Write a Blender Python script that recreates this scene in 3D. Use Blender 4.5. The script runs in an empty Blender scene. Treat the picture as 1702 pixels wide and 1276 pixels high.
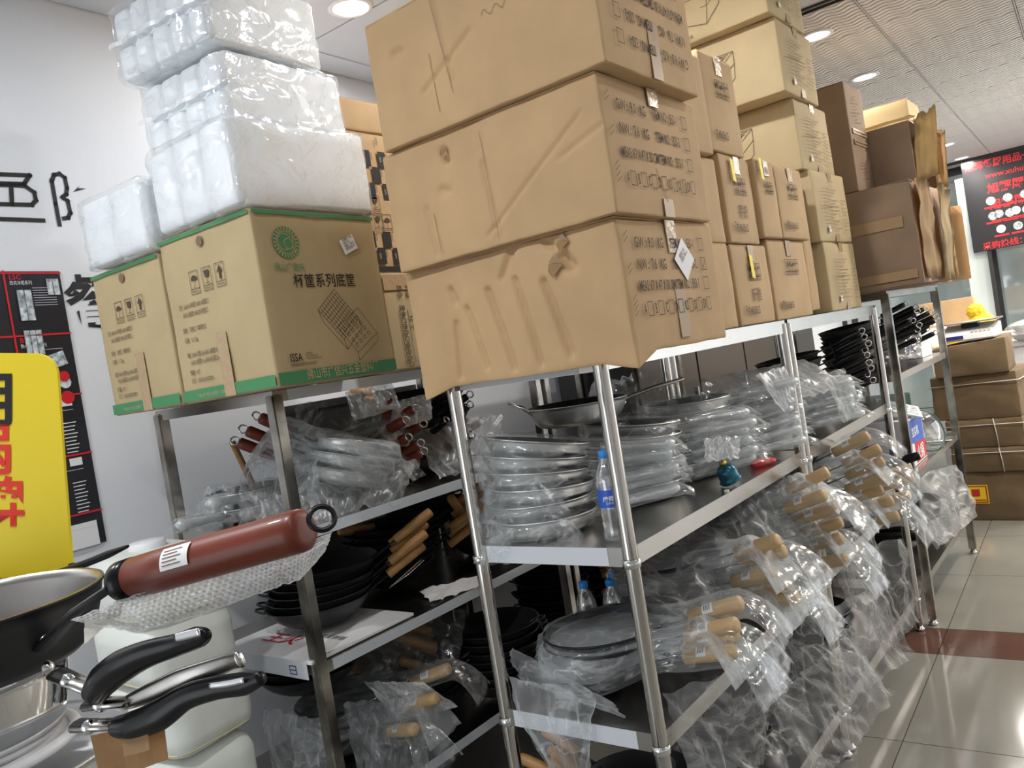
import bpy, bmesh, math, random
from mathutils import Vector, Matrix, noise
random.seed(7)
PI = math.pi
sc = bpy.context.scene
C = sc.collection

# ---------------------------------------------------------------- camera, world, light, exposure
W, H = 1702, 1276
YAW, PITCH, ROLL, FPX, HZ = 0.6648, -0.0264, -0.1608, 1349.1, 1.589
fwd = Vector((-math.sin(YAW)*math.cos(PITCH), math.cos(YAW)*math.cos(PITCH), math.sin(PITCH)))
r0 = fwd.cross(Vector((0, 0, 1))).normalized(); u0 = r0.cross(fwd)
RV = r0*math.cos(ROLL) + u0*math.sin(ROLL)
UV = -r0*math.sin(ROLL) + u0*math.cos(ROLL)
CO = Vector((0, 0, HZ))
cd = bpy.data.cameras.new('camera'); cam = bpy.data.objects.new('camera', cd); C.objects.link(cam)
cd.sensor_width = 36; cd.lens = 36*FPX/W; cd.clip_start = 0.02
m3 = Matrix((RV, UV, -fwd)).transposed()
cam.matrix_world = Matrix.Translation(CO) @ m3.to_4x4()
sc.camera = cam
sc.view_settings.view_transform = 'Standard'; sc.view_settings.look = 'None'
sc.view_settings.gamma = 1; sc.view_settings.exposure = 0.0
sc.view_settings.use_curve_mapping = False
sc.cycles.transparent_max_bounces = 24
sc.cycles.max_bounces = 8
wd = bpy.data.worlds.new('world'); sc.world = wd; wd.use_nodes = True
wd.node_tree.nodes['Background'].inputs[0].default_value = (0.93, 0.96, 1, 1)
wd.node_tree.nodes['Background'].inputs[1].default_value = 2.5
RT = 0.035                                             # the room is turned 2 degrees against the racks
RM = Matrix.Rotation(RT, 4, 'Z')
HC = 3.05
def area_light(loc, size, power, col):
    ld = bpy.data.lights.new('downlight_lamp', 'AREA'); ld.shape = 'DISK'; ld.size = size; ld.energy = power; ld.color = col
    lo = bpy.data.objects.new('downlight_lamp', ld); C.objects.link(lo); lo.location = loc
    return lo
DL = []                                                # ceiling downlights (room frame): x, y, power
for i, x in enumerate((-2.19, -1.04, 0.3, 1.5)):
    for y in (0.0, 2.35, 4.65, 5.8, 7.0, 8.2, 9.4, 10.6):
        if x < -2 and y > 3: continue
        DL.append((x, y))
for x, y in DL:
    p = RM @ Vector((x, y, HC-0.03))
    area_light(p, 0.13, (19 if x < 0 else 7) if y < 4 else (13 if x < 0 else 28), (0.97, 0.98, 1.0) if y < 3 else (1, 0.92, 0.82))

# ---------------------------------------------------------------- pixel helpers (design aid: photo pixel -> point on a real plane)
def ray(px, py): return fwd + RV*((px-W/2)/FPX) - UV*((py-H/2)/FPX)
def at(px, py, d): return CO + ray(px, py)*d
def hit(px, py, ax, v):
    d = ray(px, py); return CO + d*((v-CO[ax])/d[ax])
def hitr(px, py, ax, v):                               # same, in the frame of the room
    d = RM.inverted().to_3x3() @ ray(px, py); o = CO
    return o + d*((v-o[ax])/d[ax])

# ---------------------------------------------------------------- materials
def mat(name, col, rough=0.6, metal=0.0, bump=0, bscale=20, var=0, vscale=5, coat=0, trans=0, emit=None, stretch=None, aniso=0, spec=None, rvar=0):
    m = bpy.data.materials.new(name); m.use_nodes = True
    nt = m.node_tree; N = nt.nodes; L = nt.links; b = N['Principled BSDF']
    b.inputs['Base Color'].default_value = (*col, 1); b.inputs['Roughness'].default_value = rough; b.inputs['Metallic'].default_value = metal
    if coat: b.inputs['Coat Weight'].default_value = coat
    if trans: b.inputs['Transmission Weight'].default_value = trans
    if spec is not None: b.inputs['Specular IOR Level'].default_value = spec
    if emit: b.inputs['Emission Color'].default_value = (*emit[:3], 1); b.inputs['Emission Strength'].default_value = emit[3]
    if bump or var or rvar:
        tc = N.new('ShaderNodeTexCoord'); mp = N.new('ShaderNodeMapping'); L.new(tc.outputs['Object'], mp.inputs[0])
        if stretch: mp.inputs['Scale'].default_value = stretch
    if bump:
        n = N.new('ShaderNodeTexNoise'); n.inputs['Scale'].default_value = bscale; n.inputs['Detail'].default_value = 4
        L.new(mp.outputs[0], n.inputs[0]); bp = N.new('ShaderNodeBump'); bp.inputs['Strength'].default_value = bump; bp.inputs['Distance'].default_value = 0.01
        L.new(n.outputs[0], bp.inputs['Height']); L.new(bp.outputs[0], b.inputs['Normal'])
    if var or rvar:
        n = N.new('ShaderNodeTexNoise'); n.inputs['Scale'].default_value = vscale; n.inputs['Detail'].default_value = 5
        L.new(mp.outputs[0], n.inputs[0])
    if var:
        cr = N.new('ShaderNodeValToRGB'); cr.color_ramp.elements[0].position = .3; cr.color_ramp.elements[1].position = .7
        cr.color_ramp.elements[0].color = (*[max(0, c*(1-var)) for c in col], 1); cr.color_ramp.elements[1].color = (*[min(1, c*(1+var)) for c in col], 1)
        L.new(n.outputs[0], cr.inputs[0]); L.new(cr.outputs[0], b.inputs['Base Color'])
    if rvar:
        mr = N.new('ShaderNodeMapRange'); mr.inputs[3].default_value = max(0.02, rough-rvar); mr.inputs[4].default_value = min(1, rough+rvar)
        L.new(n.outputs[0], mr.inputs[0]); L.new(mr.outputs[0], b.inputs['Roughness'])
    return m

def film(name, base=.25, ridge=.5, white=(.85, .88, .9), scale=14, rough=.12, bump=.5, gloss=.45, tint=(.97, .98, .98)):
    """thin plastic film: clear where flat, milky and shiny along its creases"""
    m = bpy.data.materials.new(name); m.use_nodes = True
    nt = m.node_tree; N = nt.nodes; L = nt.links; N.remove(N['Principled BSDF']); out = N['Material Output']
    tc = N.new('ShaderNodeTexCoord')
    mp = N.new('ShaderNodeMapping'); mp.inputs['Scale'].default_value = (.55, 1, 1); L.new(tc.outputs['Object'], mp.inputs[0])
    n = N.new('ShaderNodeTexNoise'); n.inputs['Scale'].default_value = scale; n.inputs['Detail'].default_value = 5; n.inputs['Distortion'].default_value = 1.6
    L.new(mp.outputs[0], n.inputs[0])
    a = N.new('ShaderNodeMath'); a.operation = 'SUBTRACT'; L.new(n.outputs[0], a.inputs[0]); a.inputs[1].default_value = .5
    b = N.new('ShaderNodeMath'); b.operation = 'ABSOLUTE'; L.new(a.outputs[0], b.inputs[0])
    cr = N.new('ShaderNodeMapRange'); cr.inputs[1].default_value = 0.0; cr.inputs[2].default_value = .035; cr.inputs[3].default_value = 1; cr.inputs[4].default_value = 0
    L.new(b.outputs[0], cr.inputs[0])
    lw = N.new('ShaderNodeLayerWeight'); lw.inputs[0].default_value = .35
    f1 = N.new('ShaderNodeMath'); f1.operation = 'MULTIPLY_ADD'; L.new(cr.outputs[0], f1.inputs[0]); f1.inputs[1].default_value = ridge*.6; f1.inputs[2].default_value = base
    f2 = N.new('ShaderNodeMath'); f2.operation = 'MULTIPLY_ADD'; L.new(lw.outputs['Facing'], f2.inputs[0]); f2.inputs[1].default_value = ridge*.55; L.new(f1.outputs[0], f2.inputs[2]); f2.use_clamp = True
    bp = N.new('ShaderNodeBump'); bp.inputs['Strength'].default_value = bump; bp.inputs['Distance'].default_value = .006
    L.new(n.outputs[0], bp.inputs['Height'])
    d = N.new('ShaderNodeBsdfDiffuse'); d.inputs[0].default_value = (*white, 1)
    t = N.new('ShaderNodeBsdfTranslucent'); t.inputs[0].default_value = (*white, 1)
    g = N.new('ShaderNodeBsdfGlossy'); g.inputs[0].default_value = (1, 1, 1, 1); g.inputs['Roughness'].default_value = rough
    for s in (d, g): L.new(bp.outputs[0], s.inputs['Normal'])
    m1 = N.new('ShaderNodeMixShader'); m1.inputs[0].default_value = .4; L.new(d.outputs[0], m1.inputs[1]); L.new(t.outputs[0], m1.inputs[2])
    m2 = N.new('ShaderNodeMixShader'); m2.inputs[0].default_value = gloss; L.new(m1.outputs[0], m2.inputs[1]); L.new(g.outputs[0], m2.inputs[2])
    tr = N.new('ShaderNodeBsdfTransparent'); tr.inputs[0].default_value = (*tint, 1)
    m3_ = N.new('ShaderNodeMixShader'); L.new(f2.outputs[0], m3_.inputs[0]); L.new(tr.outputs[0], m3_.inputs[1]); L.new(m2.outputs[0], m3_.inputs[2])
    L.new(m3_.outputs[0], out.inputs[0])
    return m

M = {}
M['wall'] = mat('white_wall_paint', (.70, .72, .75), .8, bump=.05, bscale=60, var=.03, vscale=2)
M['ceil_plain'] = mat('plain_ceiling_tile', (.60, .62, .66), .9, var=.02)
M['tbar'] = mat('ceiling_grid_metal', (.50, .50, .50), .5)
M['dark_gap'] = mat('dark_gap', (.05, .05, .05), .9)
M['black'] = mat('black_ink', (.015, .014, .014), .7)
M['ink'] = mat('print_ink', (.07, .05, .035), .8)
M['faint'] = mat('faint_print_ink', (.20, .13, .08), .8)
M['redink'] = mat('red_ink', (.55, .02, .03), .6)
M['green'] = mat('green_print', (.06, .24, .10), .7)
M['paper'] = mat('white_sticker_paper', (.78, .78, .78), .5)
M['yellowtag'] = mat('yellow_paper_tag', (.85, .72, .08), .6)
M['card'] = mat('cardboard', (.50, .34, .18), .8, bump=.12, bscale=26, var=.08, vscale=7)
M['card_o'] = mat('orange_brown_cardboard', (.52, .345, .18), .8, bump=.12, bscale=22, var=.08, vscale=6)
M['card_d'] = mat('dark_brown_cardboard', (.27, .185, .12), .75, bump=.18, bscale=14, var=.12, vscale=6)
M['card_g'] = mat('olive_brown_cardboard', (.45, .35, .19), .78, bump=.1, bscale=20, var=.06, vscale=6)
M['card_p'] = mat('pale_cardboard', (.50, .39, .22), .8, bump=.1, bscale=20, var=.06, vscale=6)
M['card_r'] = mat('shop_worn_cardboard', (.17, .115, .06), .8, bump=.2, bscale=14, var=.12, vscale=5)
M['card_in'] = mat('cardboard_edge', (.33, .22, .13), .9)
M['tape'] = mat('clear_packing_tape', (.44, .31, .18), .2, bump=.3, bscale=60)
M['tape_b'] = mat('brown_packing_tape', (.36, .235, .125), .42)
M['steel'] = mat('stainless_steel', (.50, .48, .45), .24, 1, bump=.02, bscale=4, rvar=.1, vscale=6)
M['tube'] = mat('polished_steel_tube', (.60, .57, .53), .09, 1)
M['dirty'] = mat('stained_steel', (.42, .40, .36), .24, 1, var=.7, vscale=7, rvar=.1)
M['pfilm'] = mat('protective_film_white', (.62, .66, .70), .35)
M['alu'] = mat('brushed_aluminium', (.86, .86, .86), .36, 1, bump=.05, bscale=30, stretch=(1, 1, 14))
M['blacksteel'] = mat('black_iron', (.022, .023, .024), .42, .2, rvar=.1, vscale=20, spec=.4)
M['nonstick'] = mat('black_nonstick', (.009, .009, .010), .5, spec=.25)
M['blackpl'] = mat('black_bakelite', (.006, .006, .007), .25, spec=.25)
M['redwood'] = mat('red_brown_handle', (.15, .026, .010), .4, coat=.08, spec=.35, var=.2, vscale=30, stretch=(.2, 1, 1))
M['wood'] = mat('pale_wood_handle', (.60, .40, .20), .5, var=.14, vscale=30, stretch=(.15, 1, 1))
M['wood_o'] = mat('orange_wood_handle', (.42, .22, .075), .45, var=.25, vscale=40, stretch=(.3, 1, 1))
M['chrome'] = mat('chrome', (.8, .8, .8), .07, 1)
M['film'] = film('clear_plastic_bag', .07, .36, scale=6)
M['film_m'] = film('milky_plastic_bag', .24, .40, scale=5, gloss=.16, rough=.35)
M['film_dim'] = film('dimmed_clear_bag', .20, .42, white=(.58, .58, .57), scale=5, gloss=.2, rough=.35)  # film colour greyed to stand in for the dim light of the aisle
M['film_w'] = film('white_plastic_wrap', .68, .5, white=(.9, .92, .94), scale=14, gloss=.25, rough=.3)
M['shrink'] = film('glossy_shrink_wrap', .10, .35, scale=10, gloss=.75, rough=.08, bump=.9)
M['bubble'] = film('bubble_wrap_film', .52, .5, white=(.95, .97, .97), scale=45, gloss=.3, rough=.12, bump=.5)
M['foam'] = mat('white_foam', (.84, .87, .90), .6, bump=.05, bscale=50)
M['jug'] = mat('translucent_white_plastic', (.72, .75, .70), .4, bump=.08, bscale=5)
M['jugseam'] = mat('yellowed_plastic_seam', (.55, .52, .30), .5)
M['yellow'] = mat('yellow_sign_board', (.86, .66, .015), .45)
M['red'] = mat('red_sign_lettering', (.78, .03, .01), .5)
M['floor'] = mat('polished_floor_tile', (.22, .215, .19), .10, var=.05, vscale=3, bump=.01, bscale=5)
M['floor_r'] = mat('red_brown_floor_tile', (.10, .05, .038), .14, var=.1)
M['grout'] = mat('tile_grout', (.08, .075, .065), .8)
M['pet'] = film('clear_bottle_plastic', .10, .5, scale=3, gloss=.8, rough=.05, bump=.1)
M['bluecap'] = mat('blue_bottle_cap', (.02, .25, .75), .35)
M['bluelabel'] = mat('blue_bottle_label', (.02, .10, .50), .35)
M['teal'] = mat('glossy_teal_metal', (.01, .13, .19), .15, .6, coat=.5)
M['brass'] = mat('brass', (.6, .4, .12), .25, 1)
M['redpl'] = mat('red_plastic', (.7, .03, .02), .35)
M['white'] = mat('white_plastic', (.75, .76, .78), .4)
M['navy'] = mat('navy_print', (.03, .04, .25), .5)
M['glass'] = film('shop_glass', .12, .1, white=(.7, .85, .85), scale=2, gloss=.8, rough=.05, bump=.02)
M['frame'] = mat('dark_aluminium_frame', (.03, .03, .03), .4)
M['palewall'] = mat('pale_green_white_wall', (.66, .74, .73), .7)
M['imgs'] = mat('printed_product_photo', (.45, .5, .52), .5, var=.7, vscale=60)
M['posterblack'] = mat('poster_black', (.02, .02, .025), .25)
M['posterred'] = mat('poster_red', (.6, .02, .03), .3)
M['yflower'] = mat('yellow_plush', (.9, .6, .03), .7)
M['greygreen'] = mat('dark_green_plastic', (.02, .09, .07), .3)
M['emit'] = mat('lamp_diffuser', (1, 1, 1), .5, emit=(1, .96, .9, 9))
M['strap'] = mat('white_packing_strap', (.6, .58, .52), .4)
M['cabdoor'] = mat('dark_glossy_cabinet_door', (.05, .043, .038), .3, .3)
M['cream'] = mat('cream_paper', (.7, .68, .6), .6)
def wavy():
    m = mat('wavy_ceiling_tile', (.80, .77, .75), .85)
    nt = m.node_tree; N = nt.nodes; L = nt.links; b = N['Principled BSDF']
    tc = N.new('ShaderNodeTexCoord'); w = N.new('ShaderNodeTexWave'); w.wave_type = 'BANDS'; w.bands_direction = 'Y'
    w.inputs['Scale'].default_value = 6.5; w.inputs['Distortion'].default_value = 0
    sx = N.new('ShaderNodeSeparateXYZ'); L.new(tc.outputs['Object'], sx.inputs[0])
    s = N.new('ShaderNodeMath'); s.operation = 'SINE'; mu = N.new('ShaderNodeMath'); mu.operation = 'MULTIPLY'; mu.inputs[1].default_value = 52
    L.new(sx.outputs[0], mu.inputs[0]); L.new(mu.outputs[0], s.inputs[0])
    m2 = N.new('ShaderNodeMath'); m2.operation = 'MULTIPLY_ADD'; m2.inputs[1].default_value = .013; L.new(s.outputs[0], m2.inputs[0]); L.new(sx.outputs[1], m2.inputs[2])
    cx = N.new('ShaderNodeCombineXYZ'); L.new(m2.outputs[0], cx.inputs[1]); L.new(cx.outputs[0], w.inputs[0])
    bp = N.new('ShaderNodeBump'); bp.inputs['Distance'].default_value = .035; bp.inputs['Strength'].default_value = .9
    L.new(w.outputs[1], bp.inputs['Height']); L.new(bp.outputs[0], b.inputs['Normal'])
    return m
M['wavy'] = wavy()

# ---------------------------------------------------------------- object helpers
def tag(o, label=None, cat=None, group=None, kind=None):
    if label: o['label'] = label
    if cat: o['category'] = cat
    if group: o['group'] = group
    if kind: o['kind'] = kind
    return o
def thing(name, label, cat, loc=(0, 0, 0), rz=0, group=None, kind=None):
    o = bpy.data.objects.new(name, None); C.objects.link(o); o.empty_display_size = .05
    o.location = loc; o.rotation_euler = (0, 0, rz)
    return tag(o, label, cat, group, kind)
def obj(name, bm, m, parent=None, smooth=False, label=None, kind=None):
    if isinstance(bm, bpy.types.Mesh): me = bm
    else:
        me = bpy.data.meshes.new(name); bm.normal_update(); bm.to_mesh(me); bm.free()
        for mm in (m if isinstance(m, (list, tuple)) else [m]): me.materials.append(M[mm] if isinstance(mm, str) else mm)
        if smooth:
            for p in me.polygons: p.use_smooth = True
    o = bpy.data.objects.new(name, me); C.objects.link(o); o.parent = parent
    return tag(o, label, kind=kind)
def smooth_angle(o, a=40):
    me = o.data
    try: me.set_sharp_from_angle(angle=math.radians(a))
    except Exception: pass
    return o
def copy_tree(o, parent=None):
    c = o.copy(); C.objects.link(c); c.parent = parent
    for ch in o.children: copy_tree(ch, c)
    return c
def box(bm, lo, hi, mtx=None):
    x0, y0, z0 = lo; x1, y1, z1 = hi
    vs = [bm.verts.new((x, y, z)) for z in (z0, z1) for x, y in ((x0, y0), (x1, y0), (x1, y1), (x0, y1))]
    if mtx:
        for v in vs: v.co = mtx @ v.co
    for f in ((3, 2, 1, 0), (4, 5, 6, 7), (0, 1, 5, 4), (1, 2, 6, 5), (2, 3, 7, 6), (3, 0, 4, 7)): bm.faces.new([vs[i] for i in f])
    return bm
def bx(*a, bevel=0, seg=2):
    bm = bmesh.new()
    for lo, hi in zip(a[::2], a[1::2]): box(bm, lo, hi)
    if bevel: bmesh.ops.bevel(bm, geom=bm.edges[:], offset=bevel, segments=seg, affect='EDGES', profile=.5)
    return bm
def tube(bm, pts, rad, seg=10, flat=1.0, cap=True, up=None):
    pts = [Vector(p) for p in pts]; n = len(pts)
    rad = rad if isinstance(rad, (list, tuple)) else [rad]*n
    rings = []; ref = up
    for i, p in enumerate(pts):
        t = (pts[min(i+1, n-1)] - pts[max(i-1, 0)]).normalized()
        if ref is None: ref = Vector((0, 0, 1)) if abs(t.z) < .9 else Vector((1, 0, 0))
        u = (ref - t*ref.dot(t)).normalized(); s = t.cross(u); ref = u
        rings.append([bm.verts.new(p + (s*math.cos(a) + u*math.sin(a)*flat)*rad[i]) for a in [2*PI*k/seg for k in range(seg)]])
    for a, b in zip(rings, rings[1:]):
        for k in range(seg): bm.faces.new((a[k], a[(k+1) % seg], b[(k+1) % seg], b[k]))
    if cap: bm.faces.new(rings[0][::-1]); bm.faces.new(rings[-1])
    return bm
def lathe(bm, prof, seg=40, mtx=None):
    rings = []
    for r, z in prof:
        if r < 1e-5: rings.append([bm.verts.new((0, 0, z))])
        else: rings.append([bm.verts.new((r*math.cos(2*PI*k/seg), r*math.sin(2*PI*k/seg), z)) for k in range(seg)])
    for a, b in zip(rings, rings[1:]):
        for k in range(seg):
            k2 = (k+1) % seg
            q = [a[k % len(a)], a[k2 % len(a)], b[k2 % len(b)], b[k % len(b)]]
            q = [v for i, v in enumerate(q) if v not in q[:i]]
            if len(q) > 2: bm.faces.new(q)
    if mtx: bmesh.ops.transform(bm, matrix=mtx, verts=bm.verts)
    return bm
def ring_tube(bm, c, R, r, nrm=(0, 0, 1), seg=20, s2=8, a0=0, a1=2*PI):
    n = Vector(nrm).normalized(); u = n.orthogonal().normalized(); v = n.cross(u); full = abs(a1-a0-2*PI) < 1e-6
    cnt = seg if full else seg+1; rs = []
    for i in range(cnt):
        a = a0+(a1-a0)*i/seg; d = u*math.cos(a)+v*math.sin(a)
        rs.append([bm.verts.new(Vector(c)+d*(R+r*math.cos(b))+n*r*math.sin(b)) for b in [2*PI*k/s2 for k in range(s2)]])
    for i in range(seg):
        a, b = rs[i], rs[(i+1) % cnt]
        for k in range(s2): bm.faces.new((a[k], b[k], b[(k+1) % s2], a[(k+1) % s2]))
    return bm
def grid(f, nu, nv):
    bm = bmesh.new(); vs = [[bm.verts.new(f(i/nu, j/nv)) for j in range(nv+1)] for i in range(nu+1)]
    for i in range(nu):
        for j in range(nv): bm.faces.new((vs[i][j], vs[i+1][j], vs[i+1][j+1], vs[i][j+1]))
    return bm
def nz(x, y, z): return noise.noise(Vector((x, y, z)))
def ridge(x, y, z): return 1-2.2*abs(nz(x, y, z))

# ---- printing: flat lettering and line drawings lying 0.8 mm proud of a face
_tc = {}
def glyphs(s, bold, sp):
    k = (s, bold, sp)
    if k not in _tc:
        cu = bpy.data.curves.new('printed_text', 'FONT'); cu.body = s; cu.offset = bold; cu.space_line = sp
        cu.resolution_u = 2
        o = bpy.data.objects.new('printed_text', cu); C.objects.link(o)
        dg = bpy.context.evaluated_depsgraph_get(); me = bpy.data.meshes.new_from_object(o.evaluated_get(dg))
        bpy.data.objects.remove(o); _tc[k] = me
    return _tc[k]
def text(parent, s, size, o, r, u, m='ink', sx=1.0, bold=0, sp=1.0, name='printed_text', lift=.0008, align=None, shear=0):
    me = glyphs(s, bold, sp).copy(); me.materials.clear(); me.materials.append(M[m] if isinstance(m, str) else m)
    r = Vector(r).normalized(); u = Vector(u).normalized(); n = r.cross(u)
    if align == 'c' and me.vertices:
        xs = [v.co.x for v in me.vertices]; ys = [v.co.y for v in me.vertices]; ox, oy = (min(xs)+max(xs))/2, (min(ys)+max(ys))/2
    else: ox = oy = 0
    oo = Vector(o)+n*lift
    for v in me.vertices: v.co = oo + r*((v.co.x-ox+shear*v.co.y)*size*sx) + u*((v.co.y-oy)*size)
    ob = bpy.data.objects.new(name, me); C.objects.link(ob); ob.parent = parent
    return ob
def lines(parent, pls, w, o, r, u, m='ink', name='printed_drawing', lift=.0008):
    """flat ribbons along 2-D polylines; '*' marks a filled polygon"""
    bm = bmesh.new(); r = Vector(r).normalized(); u = Vector(u).normalized(); n = r.cross(u); oo = Vector(o)+n*lift
    P = lambda p: oo + r*p[0] + u*p[1]
    for pl in pls:
        if pl[0] == '*':
            bm.faces.new([bm.verts.new(P(p)) for p in pl[1:]]); continue
        for a, b in zip(pl, pl[1:]):
            a = Vector(a); b = Vector(b); d = b-a
            if d.length < 1e-6: continue
            d.normalize(); q = Vector((-d.y, d.x))*w/2; e = d*w/2
            bm.faces.new([bm.verts.new(P(p)) for p in (a-q-e, b-q+e, b+q+e, a+q-e)])
    return obj(name, bm, m, parent)
def rect(x0, y0, x1, y1): return [(x0, y0), (x1, y0), (x1, y1), (x0, y1), (x0, y0)]
def circ(cx, cy, r, n=18, a0=0, a1=2*PI): return [(cx+r*math.cos(a0+(a1-a0)*i/n), cy+r*math.sin(a0+(a1-a0)*i/n)) for i in range(n+1)]
def icons(x, y, s, kinds='ugu', gap=1.35):
    """handling marks in boxes: u umbrella, g glass, a arrow up, A double arrow, n number 5"""
    out = []
    for i, k in enumerate(kinds):
        X = x+i*s*gap; cx = X+s/2
        out += [rect(X, y, X+s, y+s*1.25), rect(X, y-s*.35, X+s, y)]
        out += [[(X+s*.15, y-s*.18), (X+s*.85, y-s*.18)]]
        if k == 'u': out += [['*']+circ(cx, y+s*.6, s*.36, 8, 0, PI)[:], [(cx, y+s*.6), (cx, y+s*.15), (cx-s*.12, y+s*.12)]]
        if k == 'g': out += [['*', (cx-s*.3, y+s*1.05), (cx-s*.18, y+s*.55), (cx+s*.18, y+s*.55), (cx+s*.3, y+s*1.05)], [(cx, y+s*.5), (cx, y+s*.2)], [(cx-s*.2, y+s*.17), (cx+s*.2, y+s*.17)]]
        if k in 'a':
            out += [['*', (cx-s*.3, y+s*.65), (cx+s*.3, y+s*.65), (cx, y+s*1.12)], ['*', (cx-s*.1, y+s*.65), (cx-s*.1, y+s*.15), (cx+s*.1, y+s*.15), (cx+s*.1, y+s*.65)]]
        if k == 'A':
            for q in (-.22, .22):
                out += [['*', (cx+s*(q-.2), y+s*.75), (cx+s*(q+.2), y+s*.75), (cx+s*q, y+s*1.12)], [(cx+s*q, y+s*.75), (cx+s*q, y+s*.25)]]
            out += [[(cx-s*.4, y+s*.14), (cx+s*.4, y+s*.14)]]
        if k == 'n': out += [[(cx+s*.2, y+s*.95), (cx-s*.15, y+s*.95), (cx-s*.2, y+s*.6), (cx+s*.15, y+s*.6), (cx+s*.2, y+s*.35), (cx-s*.15, y+s*.25)]]
    return out

# ---- cardboard cartons: origin at the front-right bottom corner, front faces -Y, right side faces +X
def soft_box(w, d, h, r=.006, n=10, bulge=.004, amp=.0015, seed=0, sag=None, creases=()):
    def cs(L):
        k = max(4, int(n*max(1, L/.35)))
        return [0, r*.25, r] + [r+(L-2*r)*i/k for i in range(1, k)] + [L-r, L-r*.25, L]
    X, Y, Z = cs(w), cs(d), cs(h); bm = bmesh.new(); D = {}
    def V(x, y, z):
        k = (round(x, 6), round(y, 6), round(z, 6))
        if k in D: return D[k]
        c = Vector((min(max(x, r), w-r), min(max(y, r), d-r), min(max(z, r), h-r))); p = Vector((x, y, z)); q = p-c
        if q.length > 1e-9: p = c+q.normalized()*r
        nx, ny, nz_ = (1 if x >= w else -1 if x <= 0 else 0), (1 if y >= d else -1 if y <= 0 else 0), (1 if z >= h else -1 if z <= 0 else 0)
        u, v, s = x/w, y/d, z/h
        if nx: p.x += nx*bulge*math.sin(PI*v)*math.sin(PI*s)
        if ny: p.y += ny*bulge*math.sin(PI*u)*math.sin(PI*s)
        e = nz(x*7+seed, y*7, z*7)*amp*1.6+nz(x*19+seed, y*19, z*19)*amp*.7
        p += Vector((nx, ny, nz_))*e
        if ny < 0:
            for (a, b, wd_, dp) in creases:
                wd_ = wd_*1.25
                a2, b2 = Vector(a), Vector(b); q2 = Vector((x-w, z)); ab = b2-a2; t = max(0, min(1, (q2-a2).dot(ab)/ab.length_squared)); dist = (q2-a2-ab*t).length
                p.y += 1.7*dp*math.exp(-(dist/wd_)**2)
        if sag: p = sag(p, u, v, s)
        p.x -= w
        D[k] = bm.verts.new(p); return D[k]
    def face(a, b, f):
        for i in range(len(a)-1):
            for j in range(len(b)-1):
                q = [V(*f(a[i], b[j])), V(*f(a[i+1], b[j])), V(*f(a[i+1], b[j+1])), V(*f(a[i], b[j+1]))]
                try: bm.faces.new(q)
                except ValueError: pass
    face(X, Z, lambda a, b: (a, 0, b)); face(X[::-1], Z, lambda a, b: (a, d, b)); face(Y, Z, lambda a, b: (w, a, b)); face(Y[::-1], Z, lambda a, b: (0, a, b))
    face(X, Y, lambda a, b: (a, b, h)); face(X[::-1], Y, lambda a, b: (a, b, 0))
    return bm
FR = dict(o=(0, 0, 0), r=(1, 0, 0), u=(0, 0, 1))      # front face frame; right face r=(0,1,0)
RX, RU = (0, 1, 0), (0, 0, 1)
def carton(label, x, y, z, w, d, h, rot=0, m='card', group=None, tape=None, seed=0, name='cardboard_box', flaps=True, **k):
    t = thing(name, label, 'box', (x, y, z), math.radians(rot), group)
    obj('box_body', soft_box(w, d, h, seed=seed or random.random()*50, **k), m, t, True)
    if flaps:
        for q in (0, 1):
            bm = bx((-w+.004, q*d/2+.0015, h-.001), (-.004, (q+1)*d/2-.0015, h+.0022)); obj('top_flap', bm, m, t)
    if tape:                                           # tape seam runs across the middle of the right face, top and/or bottom
        for a, b in tape:
            bm = bx((-.002+.0055, d/2-.024, a*h), (.0062, d/2+.024, b*h)); obj('packing_tape', bm, 'tape_b' if (a+b) < 1.2 else 'tape', t)
    return t
def staples(t, d, h, side=.0):
    pls = []
    for zz in (.22, .3, .55, .8):
        for k in (0, .012): pls.append([(.012, h*zz+k), (.03, h*zz+k+.012)])
    lines(t, pls, .002, (.006, 0, 0), RX, RU, 'faint', 'staple_mark')

# ---------------------------------------------------------------- the room (its own frame, turned by RT)
def room(name, bm, m, parent=None, **k):
    o = obj(name, bm, m, parent, **k)
    if parent is None: o.rotation_euler = (0, 0, RT); o['kind'] = 'structure'
    return o
XW, XE, YS, YN = -2.735, 3.2, -2.2, 11.3
room('wall_left', bx((XW-.1, YS, 0), (XW, YN+2, HC+.1)), 'wall')
room('added_wall_front', bx((XW-.1, YS-.1, 1.75), (XE+.1, YS, HC+.1), (-1.0, YS-.1, 0), (XE+.1, YS, 1.75)), 'wall')  # unseen wall, added to narrow the opening that lets in world light
room('wall_right', bx((XE, YS, 0), (XE+.1, 6.6, HC+.1)), 'wall')
room('added_light_opening', bx((XE, 6.6, 0), (XE+.08, YN+2, .12), (XE, 6.6, HC-.1), (XE+.08, YN+2, HC), (XE, 6.6, .12), (XE+.08, 6.68, HC-.1), (XE, 8.8, .12), (XE+.08, 8.88, HC-.1), (XE, 11.0, .12), (XE+.08, 11.08, HC-.1)), 'frame')  # unseen framed opening, added so world light brightens ceiling and far floor
room('wall_back', bx((XW-.1, YN+1.5, 0), (XE+.1, YN+1.6, HC+.1)), 'palewall')
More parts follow.
